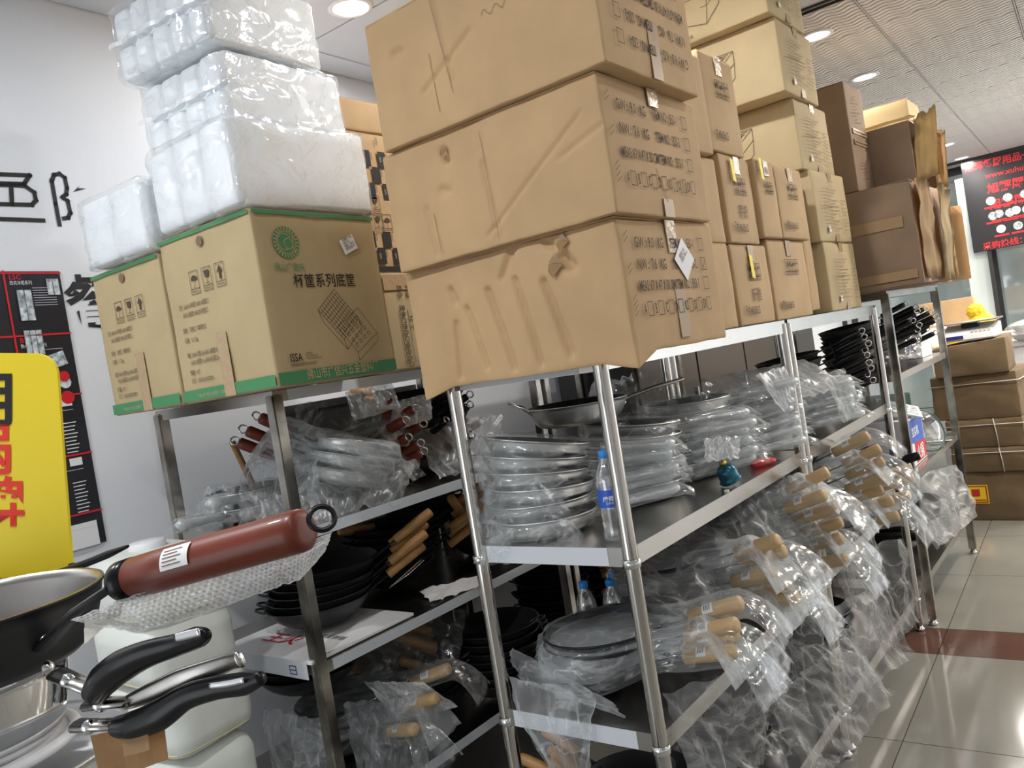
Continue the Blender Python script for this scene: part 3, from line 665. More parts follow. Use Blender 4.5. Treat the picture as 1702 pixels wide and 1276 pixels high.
# ---------------------------------------------------------------- smaller cartons along the aisle racks
MG = 'small cartons printed with their size'
def small(label, x, y, z, w, d, h, rot, size, style, m='card', tags=(), note=None, seed=0, tape=((.8, 1.0),)):
    t = carton(label, x, y, z, w, d, h, rot, m, MG, tape=tape, seed=seed, bulge=.006)
    s_ = min(.034, d*.13)
    n = 4 if d > .33 else 3
    if style == 'marks': lines(t, icons(d*.5-s_*1.06*n/2, h*.60, s_, 'nguA'[4-n:] if n == 3 else 'nguA', 1.06), .0018, (.0082, 0, 0), RX, RU, 'ink', 'handling_marks')
    if style == 'low': lines(t, icons(d*.42, h*.56, s_*1.15, 'AA', 1.15), .0018, (.0082, 0, 0), RX, RU, 'ink', 'handling_marks')
    if size: text(t, size, .036 if d < .4 else .032, (.0082, d*.10, h*.13), RX, RU, 'ink', sx=.62 if len(size) < 9 else .55, bold=.014)
    if note: text(t, note, .05, (.0082, d*.35, h*.3), RX, RU, 'faint', sx=.8)
    for k, (yy, zz) in enumerate(tags):
        bm = bx((0, -.012, -.04), (.0012, .012, .04)); o_ = obj('yellow_tag', bm, 'yellowtag', t); o_.location = (.012, yy, zz); o_.rotation_euler = (math.radians(-12), math.radians(-6), 0)
    return t
Z0 = TOPZ+.0015
small('lower carton marked 25x25, half hidden behind the lowest big carton', -1.0, 2.055, Z0, .4, .415, .265, 0, '40x25x25', 'low', seed=41)
small('lower-row carton marked 40x25x25 with handwritten note, second from the big cartons', -1.0, 2.493, Z0, .4, .31, .262, 0, '尺寸:40x25x25', 'marks', note='新雅', tags=[(.13, .19)], seed=42)
small('lower-row carton marked 50x30x30 beside the handwritten one', -1.0, 2.825, Z0, .4, .395, .285, 0, '规格:50x30x30', 'marks', seed=43)
t = small('upper carton with torn flap directly behind the middle big carton', -1.0, 2.055, 1.852, .4, .42, .262, 0, '尺寸:', None, note='尺寸', seed=44)
small('middle-row carton with a yellow tag, marked 40x25x25', -.995, 2.50, 1.852, .4, .262, .285, 1.2, '尺寸:40x25x25', 'marks', note='寄货', tags=[(.075, .235)], seed=45)
small('middle-row narrow carton lettered KG with a yellow tag, between two size-marked cartons', -.985, 2.775, 1.874, .4, .185, .27, 0, None, 'marks', tags=[(.03, .235)], seed=46)
text(bpy.data.objects['cardboard_box.%03d' % (len([o for o in bpy.data.objects if o.name.startswith('cardboard_box')])-1)], '...KG 单箱', .028, (.0085, .03, .225), RX, RU, 'ink', sx=.6, bold=.01)
small('middle-row carton marked 50x30x30 with clear tape on its top edge', -.985, 2.968, 1.874, .4, .30, .268, 0, '规格:50x30x30', 'marks', seed=47)
small('upper carton marked 40x25x25 just behind the top big carton', -.985, 2.10, 2.120, .4, .33, .30, -1, '40x25x25', 'low', note=None, seed=48)
small('upper carton marked 40x25x25, standing forward of the fryer drawings', -.995, 2.46, 2.144, .4, .27, .315, 0, '寸:40x25x25', 'marks', seed=49)
# fryer cartons
FG = 'fryer cartons'
def fryer(label, x, y, z, w, d, h, rot, lift=0, seed=0, word=True, dr=True):
    t = carton(label, x, y, z, w, d, h, rot, 'card_p', FG, tape=[(.86, 1), (0, .12)], seed=seed, bulge=.014, n=12)
    # right face: red-brown small print table
    rows = [[(d*.30+k*.012, h*.82-k*.004), (d*.32+k*.012, h*.86-k*.004)] for k in range(5)]
    for k in range(11): rows.append([(d*.14, h*(.74-.05*k)), (d*(.56-.07*((k*7) % 3)), h*(.74-.05*k))])
    rows += [[(d*.66, h*(.6-.055*k)), (d*(.86-.05*((k*5) % 3)), h*(.6-.055*k))] for k in range(9)]+[rect(d*.12, h*.18, d*.58, h*.5), rect(d*.35, h*.18, d*.35, h*.5)]
    lines(t, rows, .0022, (.0165, 0, 0), RX, RU, 'faint', 'small_print')
    obj('white_label', bx((.0115, d*.22, h*.13), (.0122, d*.28, h*.21)), 'paper', t)
    if dr:
        X, Z = -w*.55, h*.42; s = .11
        fd = [rect(X, Z, X+s, Z+s*.42), [(X, Z+s*.42), (X+s*.35, Z+s*.85), (X+s*1.5, Z+s*.85), (X+s, Z+s*.42)], [(X+s*1.5, Z+s*.85), (X+s*1.5, Z+s*.42), (X+s, Z)], [(X, Z), (X+s*.1, Z-s*.45), (X+s*.9, Z-s*.62), (X+s, Z)], [(X+s*.9, Z-s*.62), (X+s*1.45, Z-s*.1), (X+s*1.5, Z+s*.42)],
              circ(X+s*.6, Z+s*.66, s*.1, 10), circ(X+s*1.0, Z+s*.7, s*.1, 10), [(X+s*.3, Z+s*.5), (X+s*1.2, Z+s*.72)], [(X+s*.25, Z+s*.62), (X+s*1.3, Z+s*.8)], circ(X+s*.3, Z+s*.2, s*.07, 8), circ(X+s*.7, Z+s*.2, s*.07, 8), [(X+s*.1, Z+s*.3), (X+s*.9, Z+s*.33)]]
        lines(t, fd, .0022, (0, -.0125, 0), (1, 0, 0), RU, 'ink', 'fryer_drawing')
    if word:
        text(t, '双缸炸炉', .045, (-w*.86, -.0125, h*.13), (1, 0, 0), RU, 'black', sx=1.15, bold=.01); text(t, 'FRYER DOUBLE', .017, (-w*.72, -.0125, h*.05), (1, 0, 0), RU, 'ink', sx=1.2)
    return t
fryer('lowest fryer carton, standing on the rack at the end of the lower row', -.987, 3.43, Z0, .45, .42, .285, -.8, seed=51, word=False, dr=False)
fryer('fryer carton second from the bottom of its column', -.985, 3.40, 1.872, .45, .414, .29, -1.8, seed=52, word=False, dr=False)
fryer('fryer carton third from the bottom, drawing on its front', -1.0, 3.36, 2.167, .62, .414, .283, -.9, seed=53)
fryer('second fryer carton from the ceiling with the fryer drawing', -.984, 3.235, 2.455, .62, .42, .283, -.25, seed=54)
fryer('topmost fryer carton right under the ceiling', -.981, 3.172, 2.743, .62, .40, .27, -1, seed=55)
# cartons under the front of the leaning fryer cartons
carton('hidden brown carton under the front of the fryer cartons', -1.02, 3.28, 1.60, .4, .105, .5, 0, 'card', seed=56)
# dark cartons on the far rack
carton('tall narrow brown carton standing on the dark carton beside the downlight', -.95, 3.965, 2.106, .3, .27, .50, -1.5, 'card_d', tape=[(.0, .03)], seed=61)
tt = [o for o in bpy.data.objects if o.get('label', '').startswith('tall narrow')][0]
lines(tt, [rect(.03, .27, .24, .285), rect(.03, .22, .24, .235)], .01, (.006, 0, 0), RX, RU, 'tape_b', 'strap_mark')
lines(tt, [[(.08+.02*math.sin(k*1.7), .32+.015*k), (.16+.03*math.cos(k*2.1), .33+.015*k)] for k in range(9)]+[[(.08+.02*math.sin(k*1.3), .06+.015*k), (.17+.03*math.cos(k*2.7), .07+.015*k)] for k in range(7)], .002, (.0065, 0, 0), RX, RU, 'faint', 'marker_scribble')
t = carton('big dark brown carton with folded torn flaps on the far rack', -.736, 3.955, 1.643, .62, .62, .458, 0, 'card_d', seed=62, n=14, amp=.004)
obj('packing_tape', bx((-.3, -.0075, .26), (-.05, -.0068, .31)), 'tape_b', t); obj('packing_tape', bx((-.33, -.0075, .03), (-.02, -.0068, .07)), 'tape_b', t)
def torn(parent, o, a, b, n=14, amp=.012, seed=0, m='card_d', name='torn_flap', th=.004):
    a = Vector(a); b = Vector(b); o = Vector(o); nn = a.cross(b).normalized()
    bm = grid(lambda u, v: o+a*u+b*(v*(1+.10*nz(u*6, seed, 1)*(v > .99)))+nn*(amp*nz(u*4+seed, v*3, seed)), n, 8)
    r_ = bmesh.ops.solidify(bm, geom=bm.faces[:], thickness=th)
    return obj(name, bm, m, parent, True)
torn(t, (.012, .02, .02), (0, .3, 0), (.01, -.01, .44), seed=3, amp=.03, m='card')
torn(t, (.03, .33, .0), (0, .28, 0), (.02, 0, .44), seed=4, amp=.03, m='card_p')
op = thing('cardboard_box', 'open dark carton lying on its side, pale torn flaps spread, beside the tall narrow one', 'box', (-.76, 4.245, 2.108), 0)
w, d, h = .5, .5, .30
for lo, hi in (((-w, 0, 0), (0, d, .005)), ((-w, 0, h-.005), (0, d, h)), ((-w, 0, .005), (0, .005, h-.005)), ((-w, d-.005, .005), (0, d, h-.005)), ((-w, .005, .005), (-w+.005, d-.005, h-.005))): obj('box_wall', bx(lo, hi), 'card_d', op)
torn(op, (0, 0, 0), (.10, -.02, .02), (.02, .02, .31), seed=6, m='card_p', amp=.02)
torn(op, (0, .02, h), (0, .46, .0), (.08, 0, -.04), seed=7, m='card_p', amp=.02)
torn(op, (-w*.98, -.004, h+.012), (w, 0, .01), (0, .14, .012), seed=8, m='card_p', amp=.01)
torn(op, (0, .47, .01), (.05, .03, .0), (.02, .01, .28), seed=9, m='card', amp=.02)
carton('olive-brown carton at the very back top of the far rack, round logo on its front', -.85, 4.79, 2.108, .45, .30, .52, 0, 'card_g', seed=64)
carton('brown carton under the olive one at the back of the far rack top', -.86, 4.79, 1.643, .4, .30, .46, 0, 'card', seed=66)
carton('pale upright carton behind the open dark one', -.84, 5.13, 1.643, .35, .16, .56, 0, 'card', seed=65, tape=[(.4, .5)])
for k in range(6):
    t = thing('flattened_carton', 'flattened brown carton sheet, %s of six leaning on the far rack top' % ['first', 'second', 'third', 'fourth', 'fifth', 'sixth'][k], 'cardboard sheet', (-.72-.01*k, 4.60+.031*k if k < 5 else 5.32, 1.643), 0, 'flattened cartons on the far rack')
    hh = .46-.02*(k % 3)
    bm = grid(lambda u, v: Vector((-.42*u+.02, .0+.010*nz(u*3, v*3, k), hh*v*(1+.03*nz(u*5, k, 0)))), 10, 8); bmesh.ops.solidify(bm, geom=bm.faces[:], thickness=.009)
    obj('outer_sheet', bm, 'card' if k % 2 else 'card_p', t, True)
    bm = grid(lambda u, v: Vector((-.42*u+.02, .013+.010*nz(u*3, v*3, k), hh*v*.97)), 10, 8); bmesh.ops.solidify(bm, geom=bm.faces[:], thickness=.006)
    obj('inner_sheet', bm, 'card_in', t, True)

# ---------------------------------------------------------------- pans, woks, handles and bags
def disc_pan(bm, R, h, rb=None, t=.002, flare=.6, seg=40):
    rb = rb or R*.72
    prof = [(0, 0)]+[(rb+(R-rb)*(k/8)**flare, .004+(h-.004)*(k/8)**1.25) for k in range(9)]
    prof[1] = (rb, .001)
    inner = [(r_-t if r_ > .01 else 0, z+t) for r_, z in prof][::-1]
    return prof, inner
def round_pan(parent, R, h, outm, inm, wok=False):
    if wok:
        prof = [(0, 0)]+[(R*math.sin(a)/math.sin(1.25), h*(1-math.cos(a))/(1-math.cos(1.25))) for a in [1.25*k/10 for k in range(1, 11)]]
        prof.append((prof[-1][0]+.004, h+.001))
        inner = [(max(0, r_-.0025), z+.0025) for r_, z in prof[:-1]][::-1]
    else:
        prof, inner = disc_pan(None, R, h); prof.append((R+.002, h)); prof.append((R+.0015, h+.002))
    bm = bmesh.new(); lathe(bm, prof+[(inner[0][0], prof[-1][1]+.0005)], 44); obj('pan_body', bm, outm, parent, True)
    bm = bmesh.new(); lathe(bm, inner, 44); obj('inner_coating', bm, inm, parent, True)
def handle_wood(parent, R, h, L, m='wood', ang=.16, rad=.0135, tang='blacksteel', label_=True, ring=None, cap=None, name='handle', lab=.5):
    ca, sa = math.cos(ang), math.sin(ang); P = lambda s, z=0: Vector((R-.01+s*ca-z*sa, 0, h-.012+s*sa+z*ca))
    bm = bmesh.new(); tube(bm, [P(-.02), P(.02), P(.05), P(L*.42)], [.012, .010, .008, .007], 10, flat=.35); obj('tang', bm, tang, parent, True)
    a = L*.36
    bm = bmesh.new(); S = [0, .004, .012, .3, .6, .85, .96, .99, 1]; rr = [.7, .92, 1, 1.0, 1.06, 1.08, 1.04, .85, .4]
    tube(bm, [P(a+(L-a)*s) for s in S], [rad*k for k in rr], 16); hd = obj(name, bm, m, parent, True)
    if cap: bm = bmesh.new(); tube(bm, [P(a-.012), P(a+.02)], [rad*1.06, rad*1.06], 16); obj('ferrule', bm, cap, hd, True)
    if label_:
        s0 = a+(L-a)*lab; bm = grid(lambda u, v: P(s0+.03*u, 0)+Vector((0, math.sin((v-.5)*1.9-.5), 0))*rad*1.10+Vector((-sa, 0, ca))*math.cos((v-.5)*1.9-.5)*rad*1.10, 2, 8); obj('price_sticker', bm, 'paper', hd, True)
        bm = bmesh.new()
        for k in range(4):
            g_ = grid(lambda u, v: P(s0+.006+.005*k+.002*u, 0)+Vector((0, math.sin((v*.6-.3)*1.5-.6), 0))*rad*1.13+Vector((-sa, 0, ca))*math.cos((v*.6-.3)*1.5-.6)*rad*1.13, 1, 4)
            me_ = bpy.data.meshes.new('t'); g_.to_mesh(me_); g_.free(); bm.from_mesh(me_); bpy.data.meshes.remove(me_)
        tag(obj('sticker_print', bm, 'ink', hd), kind='stuff')
    if ring:
        bm = bmesh.new(); ring_tube(bm, P(L+.012), .013, .003, (0, 1, .25)); obj('hanging_ring', bm, ring, hd, True)
    return P(L)
def bag_mesh(L0, neck0, L, W_, Hh, seed=0, nw=.03, nh=.024, tail=.10, droop=.03, amp=.010, ang=.16, h=.05, nu=64, nv=32, zbase=-.004, tw=.07):
    """a film bag: wide over the pan (x from -L0), narrowing onto the handle, flaring past its end"""
    def f(u, v):
        x = -L0+(L+tail+L0)*u; a = 2*PI*v
        if x < neck0:
            q = min(1, abs(x)/L0) if x < 0 else min(1, x/neck0)**1.6*.86
            w_ = W_*math.sqrt(max(0, 1-q*q))+.004; hh = Hh*(1-.45*max(0, q)**3)*(1 if x > -L0+.002 else .1); zc = zbase+Hh
            if x > 0:
                k = (x/neck0); k = k*k*(3-2*k); w_ = w_*(1-k)+nw*1.5*k; hh = hh*(1-k)+nh*k; zc = zc*(1-k)+(h+x*0)*k
        elif x < L:
            k = (x-neck0)/(L-neck0); w_ = nw*(1.5-.5*k); hh = nh; zc = h+(x-neck0)*math.tan(ang)*.9
        else:
            k = (x-L)/tail; w_ = nw+tw*k**1.2; hh = nh*(1-k)+.003; zc = h+(L-neck0)*math.tan(ang)*.9-droop*k*k*2
        c, s = math.cos(a), math.sin(a)
        e = amp*(ridge(x*5+seed, c*2.6, s*2.6+seed)*1.0+.45*ridge(x*13, c*5+seed, s*5))
        if x > L: e *= .5
        p = Vector((x, (w_+e)*math.copysign(abs(c)**.8, c)+(.02*nz(x*5, seed, 0) if x > L else 0), zc+(hh+e*(.8 if s > 0 else .15))*math.copysign(abs(s)**.8, s)))
        if x > L: p.z += .02*nz(x*12, c*2, seed)*((x-L)/tail)
        p.z = max(p.z, zbase)
        return p
    return grid(f, nu, nv)
VAR = 0
def bagged(kind, label, x, y, z, rz, tilt=0, roll=0, group=None, var=None):
    """a pan of one kind in its bag, copied from a prototype of that kind"""
    global VAR
    VAR += 1
    key = (kind, (VAR % 3) if var is None else var)
    if key not in PRO: PRO[key] = make_pan(*key)
    t = PRO[key]
    if t.get('used'): t = copy_tree(t)
    else: t['used'] = 1
    t.location = (x, y, z); t.rotation_euler = (roll, tilt, rz)
    t['label'] = label
    if group: t['group'] = group
    elif 'group' in t: del t['group']
    return t
PRO = {}
def make_pan(kind, var):
    nm = {'alu': 'frying_pan', 'wokw': 'wok', 'wokb': 'wok', 'fryring': 'frying_pan', 'fryblack': 'frying_pan', 'wok2': 'wok', 'wokthin': 'wok'}[kind]
    t = thing(nm, 'x', 'wok' if nm == 'wok' else 'frying pan')
    sd = var*3.7+len(kind)
    if kind == 'alu':
        round_pan(t, .145, .05, 'alu', 'nonstick'); P = lambda s: Vector((.14+s, 0, .036+s*.10))
        bm = bmesh.new(); tube(bm, [P(-.004), P(.03), P(.09), P(.19)], [.012, .010, .012, .013], 12, flat=.55); obj('handle', bm, 'steel', t, True)
        bm = bmesh.new(); tube(bm, [P(.035), P(.06), P(.12), P(.17), P(.2), P(.215), P(.235)], [.018, .016, .017, .020, .016, .022, .012], 14, flat=.75)
        for v in bm.verts: v.co += Vector((0, 1, .6))*.004*ridge(v.co.x*20+sd, v.co.y*40, v.co.z*40)
        obj('foam_sleeve', bm, 'film_w', t, True)
        obj('plastic_bag', bag_mesh(.165, .175, .36, .158, .034, sd, nw=.022, nh=.019, tail=.05, tw=.012, droop=.006, amp=.007, ang=.10, h=.042), 'film', t, True)
    elif kind in ('wokw', 'wok2'):
        R, hh = (.175, .085) if kind == 'wokw' else (.165, .08)
        round_pan(t, R, hh, 'blacksteel', 'nonstick', wok=True)
        handle_wood(t, R, hh, .235, 'wood', .22, rad=.0195, lab=.30)
        if kind == 'wokw': obj('plastic_bag', bag_mesh(.20, .235, .42-.09*(var % 2)-.03, .185, .05, sd, nw=.035, nh=.028, tail=.10, tw=.05, amp=.014, ang=.22, h=.088, droop=.05), 'film_m' if var % 2 else 'film', t, True)
    elif kind in ('wokb', 'wokthin'):
        round_pan(t, .17, .085, 'blacksteel', 'blacksteel', wok=True)
        handle_wood(t, .17, .085, .24, 'wood_o', .5 if kind == 'wokb' else .25, rad=.0160, label_=False)
        bm = bmesh.new(); ring_tube(bm, (-.172, 0, .085), .028, .004, (.3, 0, 1), a0=PI*.0, a1=PI*2, seg=18); obj('loop_handle', bm, 'blacksteel', t, True)
    elif kind == 'fryring':
        round_pan(t, .14, .05, 'alu', 'nonstick'); handle_wood(t, .14, .05, .21, 'redwood', .22, rad=.0175, ring='chrome', cap='blackpl', lab=.3)
        obj('plastic_bag', bag_mesh(.16, .17, .25, .155, .036, sd, nw=.03, nh=.026, tail=.05, tw=.03, amp=.014, ang=.2, h=.05), 'film_m' if var % 2 else 'film', t, True)
    elif kind == 'fryblack':
        round_pan(t, .14, .045, 'blacksteel', 'nonstick'); handle_wood(t, .14, .045, .215, 'blackpl', .2, rad=.0135, label_=False, ring='chrome')
    return t
ORD = ['lowest', 'second from the bottom', 'third from the bottom', 'fourth from the bottom', 'fifth from the bottom', 'sixth from the bottom', 'seventh from the bottom', 'eighth from the bottom']
def ordn(i, n):
    return 'topmost' if i == n-1 else ORD[i]
def stack(kind, n, c, z, dz, rz, where, what, tiltf=lambda i: 0, rollf=lambda i: 0, jit=.10, jx=.008, group=None, flipx=False):
    rnd = random.Random(int(abs(c[0]*977+c[1]*131+z*17)*100))
    for i in range(n):
        a = rz+rnd.uniform(-jit, jit)
        bagged(kind, '%s, %s %s' % (what, ordn(i, n), where), c[0]+rnd.uniform(-jx, jx), c[1]+rnd.uniform(-jx, jx), z+i*dz, a, tiltf(i), rollf(i), group)
# nearest rack, middle shelf: silver frying pans in clear bags, handles pointing to the aisle
stack('alu', 6, (-1.352, 1.765), 1.117, .040, .64, 'of the pile at the near end of the nearest rack', 'bagged silver frying pan', tiltf=lambda i: [0, 0, .05, .10, .16, .20][i], rollf=lambda i: -.015*i, jit=.09, jx=.008, group='bagged silver frying pans')
stack('alu', 6, (-1.27, 2.17), 1.117, .036, .72, 'of the pile behind the water bottle', 'bagged silver frying pan', tiltf=lambda i: .02*i, jit=.1, group='bagged silver frying pans')
stack('alu', 7, (-1.25, 2.54), 1.117, .033, .66, 'of the pile beside the teal fitting', 'bagged silver frying pan', jit=.13, jx=.02, group='bagged silver frying pans')
stack('alu', 5, (-1.23, 3.10), 1.117, .033, .60, 'of the pile on the second steel rack', 'bagged silver frying pan', jit=.13, jx=.02, group='bagged silver frying pans')
# uncovered pan on top
t = thing('saute_pan', 'uncovered steel saute pan with black inside and a loop handle on top of the bagged pans', 'pan', (-1.375, 2.05, 1.375), .75)
round_pan(t, .155, .062, 'alu', 'nonstick')
bm = bmesh.new(); tube(bm, [(-.135+.03*0, -.045, .045), (-.165, -.045, .075), (-.195, -.03, .09), (-.20, 0, .092), (-.195, .03, .09), (-.165, .045, .075), (-.135, .045, .045)], .005, 10); obj('loop_handle', bm, 'chrome', t, True)
bm = bmesh.new(); tube(bm, [(.14, 0, .045), (.17, 0, .055), (.25, 0, .07), (.34, 0, .08)], [.014, .012, .013, .012], 12, flat=.5); obj('handle', bm, 'steel', t, True)
for q in (-.012, .012):
    bm = bmesh.new(); lathe(bm, [(0, .004), (.004, .003), (.006, 0)], 12, Matrix.Translation((.147, q, .04)) @ Matrix.Rotation(PI/2, 4, 'Y')); obj('rivet', bm, 'chrome', t, True)

def sheet(name, label, cat, pts, m='film_m', seed=0, amp=.02, nu=36, nv=28, parent=None, group=None, sag=0):
    """crumpled film over four corner points (a,b,c,d), edges wandering"""
    a, b, c, d = [Vector(p) for p in pts]; o = (a+b+c+d)/4; n = (b-a).cross(d-a).normalized()
    def f(u, v):
        uu = u+.04*nz(v*6, seed, 2); vv = v+.05*nz(u*6, seed+3, 1)
        p = (a*(1-uu)+b*uu)*(1-vv)+(d*(1-uu)+c*uu)*vv
        w1 = .5*nz(u*1.5, v*1.5, seed); e = amp*(.75*ridge(u*4.2+seed+w1, v*1.1, seed)+.40*ridge(u*9+w1*2, v*2.4+seed, 1)+.10*ridge(u*20, v*9, seed))
        p = p+n*(e)-Vector((0, 0, sag*4*u*(1-u)))
        return p-o
    ob = obj(name, grid(f, nu, nv), m, parent, True); ob.location = o
    if parent is None: tag(ob, label, cat, group)
    return ob
LB = 'loose plastic bags'
# drinking-water bottles
def bottle(label, x, y, z, lab=True, name='water_bottle'):
    t = thing(name, label, 'bottle', (x, y, z), 0, 'blue-capped water bottles')
    pr = [(0, .004), (.022, .0), (.030, .004), (.0315, .012)]
    for k in range(8): pr += [(.0315-.0018*(k % 2), .02+.011*k)]
    pr += [(.0315, .11), (.0315, .15), (.029, .165), (.020, .187), (.0125, .198), (.0125, .206)]
    bm = bmesh.new(); lathe(bm, pr, 28); obj('bottle_body', bm, 'pet', t, True)
    bm = bmesh.new(); lathe(bm, [(.0135, .204), (.0145, .205), (.0145, .221), (.013, .223), (0, .223)], 24); obj('cap', bm, 'bluecap', t, True)
    if lab:
        bm = bmesh.new(); lathe(bm, [(.0322, .085), (.0322, .128)], 28); obj('label_band', bm, 'bluelabel', t, True)
        d = Vector((-x, -y)).normalized(); r = Vector((-d.y, d.x, 0)); r = -r if r.x < 0 else r
        o = Vector((d.x*.0335, d.y*.0335, .108))
        text(t, '康师傅', .014, o, r, RU, 'paper', align='c', bold=.02); text(t, '包装饮用水', .006, o-Vector((0, 0, .011)), r, RU, 'paper', align='c')
    return t
bottle('water bottle with blue label standing at the middle-shelf corner behind the front post', -1.075, 1.69, 1.1165)
# teal fitting, red nozzle, small cream cap
t = thing('metal_fitting', 'small glossy teal bell-shaped metal fitting with a brass collar on the middle shelf', 'fitting', (-1.03, 2.30, 1.1162), 1.0)
bm = bmesh.new(); lathe(bm, [(0, 0), (.032, 0), (.036, .006), (.030, .012), (.031, .022), (.030, .04), (.022, .052), (.012, .058), (0, .058)], 28, Matrix.Rotation(-.35, 4, 'Y')); bmesh.ops.translate(bm, vec=(0, 0, .012), verts=bm.verts); obj('bell_body', bm, 'teal', t, True)
bm = bmesh.new(); tube(bm, [(-.017, 0, .064), (-.022, 0, .078)], [.012, .010], 12); obj('brass_collar', bm, 'brass', t, True)
bm = bmesh.new(); tube(bm, [(.01, .02, .03), (.03, .05, .03), (.05, .06, .025)], .005, 8); obj('side_pipe', bm, 'teal', t, True)
t = thing('plastic_nozzle', 'red tapered plastic nozzle lying at the far end of the middle shelf', 'nozzle', (-1.04, 2.60, 1.1165), 1.1)
bm = bmesh.new(); tube(bm, [(-.05, 0, .014), (-.02, 0, .014), (.02, 0, .013), (.045, 0, .009), (.05, 0, .006)], [.013, .014, .012, .008, .004], 14); obj('nozzle_body', bm, 'redpl', t, True)
bm = bmesh.new(); tube(bm, [(.048, 0, .007), (.075, 0, .004)], .0025, 8); obj('nozzle_tip', bm, 'blackpl', t, True)
t = thing('small_cap', 'tiny cream-coloured plastic cap on the middle shelf edge', 'cap', (-1.0, 2.19, 1.116), 0); bm = bmesh.new(); lathe(bm, [(0, 0), (.008, 0), (.008, .008), (.004, .009), (.004, .003), (0, .003)], 16); obj('cap_body', bm, 'cream', t, True)
# plastic over and around
sheet('plastic_bag', 'loose clear bag draped over the silver pans left of the water bottle', 'bag', [(-1.47, 1.66, 1.40), (-1.20, 1.62, 1.26), (-1.15, 1.66, 1.10), (-1.48, 1.61, 1.06)], 'film', 1, .02)
sheet('plastic_bag', 'clear bag tips hanging over the white shelf edge by the left front post', 'bag', [(-1.47, 1.62, 1.2), (-1.33, 1.60, 1.16), (-1.36, 1.60, 1.10), (-1.46, 1.59, 1.04)], 'film', 2, .012)
sheet('plastic_bag', 'crumpled clear bag behind the uncovered steel pan', 'bag', [(-1.62, 2.5, 1.47), (-1.33, 2.55, 1.52), (-1.2, 2.35, 1.36), (-1.5, 2.25, 1.36)], 'film', 5, .03)
sheet('plastic_bag', 'crumpled clear film over the third pile of silver pans', 'bag', [(-1.4, 2.35, 1.46), (-1.05, 2.75, 1.44), (-1.0, 2.60, 1.36), (-1.28, 2.25, 1.38)], 'film', 8, .03)
sheet('plastic_bag', 'grey translucent bag hanging flat against the middle post', 'bag', [(-1.02, 2.62, 1.42), (-.975, 2.76, 1.43), (-.955, 2.74, 1.32), (-.965, 2.66, 1.28)], 'film_w', 9, .012)
sheet('plastic_bag', 'milky bag hanging from the handles over the second rack shelf edge', 'bag', [(-.98, 3.18, 1.34), (-.93, 3.36, 1.33), (-.90, 3.36, 1.18), (-.93, 3.18, 1.16)], 'film_m', 10, .012)
sheet('plastic_bag', 'knotted white bag end over the second pile of handles', 'bag', [(-1.0, 2.10, 1.30), (-.92, 2.18, 1.29), (-.92, 2.14, 1.23), (-.98, 2.06, 1.24)], 'film_w', 11, .02)
# second rack, middle shelf: dark pans piled up, black handles fanning towards the aisle
for i in range(9):
    bagged('fryblack', 'black frying pan with slim black handle, %s of the dark pile on the second rack' % ordn(i, 8) if i < 8 else 'black frying pan lying crooked on top of the dark pile on the second rack', -1.27+.012*math.sin(i*2), 3.63+.02*math.cos(i*3), 1.14+.028*i, .55+.16*math.sin(i*1.9), -.10, 0, 'black-handled frying pans', var=i % 2)
sheet('bubble_wrap', 'big sheet of bubble wrap over the pans on the second rack', 'bubble wrap', [(-1.35, 3.05, 1.42), (-1.1, 3.35, 1.43), (-.93, 3.28, 1.30), (-1.05, 2.95, 1.30)], 'bubble', 14, .02)
sheet('plastic_bag', 'long milky bag with dark edge under the bubble wrap', 'bag', [(-1.3, 2.98, 1.32), (-.98, 3.45, 1.36), (-.92, 3.36, 1.26), (-1.15, 2.95, 1.24)], 'film_m', 15, .018)
# far rack, upper shelf: bundles of dark handles
for i in range(9):
    bagged('fryblack', 'black frying pan with curved black handle, %s of the near pile on the far rack' % (ordn(i, 8) if i < 8 else 'crooked one on top'), -1.25, 4.55+.02*math.sin(i*2.2), 1.25+.024*i, .45+.28*math.sin(i*1.7), -.12, 0, 'black-handled frying pans', var=i % 2)
for i in range(7):
    bagged('fryblack', 'black frying pan with curved black handle, %s of the far pile on the far rack' % ordn(i, 7), -1.24, 4.98+.02*math.cos(i*2.2), 1.25+.024*i, .5+.25*math.sin(i*1.3), -.12, 0, 'black-handled frying pans', var=i % 2)
sheet('plastic_bag', 'clear bag over the black handles at the far rack edge', 'bag', [(-1.2, 4.5, 1.42), (-1.0, 4.9, 1.42), (-.93, 4.85, 1.28), (-1.05, 4.4, 1.28)], 'film', 17, .02)
# nearest rack, low shelf: bagged woks with pale wood handles over the aisle
stack('wokw', 4, (-1.27, 1.86), .668, .024, .06, 'of the pile beside the front posts', 'bagged wok with pale wood handle', tiltf=lambda i: -.02*i, jit=.16, jx=.01, group='bagged woks with pale wood handles')
stack('wokw', 5, (-1.26, 2.28), .668, .036, -.06, 'of the second pile on the low shelf', 'bagged wok with pale wood handle', tiltf=lambda i: -.02*i, jit=.2, jx=.02, group='bagged woks with pale wood handles')
stack('wokw', 6, (-1.23, 2.66), .668, .042, .05, 'of the third pile on the low shelf, against the middle post', 'bagged wok with pale wood handle', tiltf=lambda i: -.03*i, jit=.12, jx=.02, group='bagged woks with pale wood handles')
stack('wokw', 7, (-1.21, 3.18), .668, .040, .03, 'of the pile on the second rack low shelf', 'bagged wok with pale wood handle', tiltf=lambda i: -.03*i, jit=.12, jx=.02, group='bagged woks with pale wood handles')
stack('wok2', 3, (-1.22, 3.62), .668, .045, .1, 'of the uncovered pile on the second rack low shelf', 'uncovered wok with pale wood handle', jit=.2, group='uncovered woks with pale wood handles')
t = thing('frying_pan', 'bagged black-handled pan pointing to the aisle beside the blue carton', 'frying pan', (-1.2, 3.55, .83), .15)
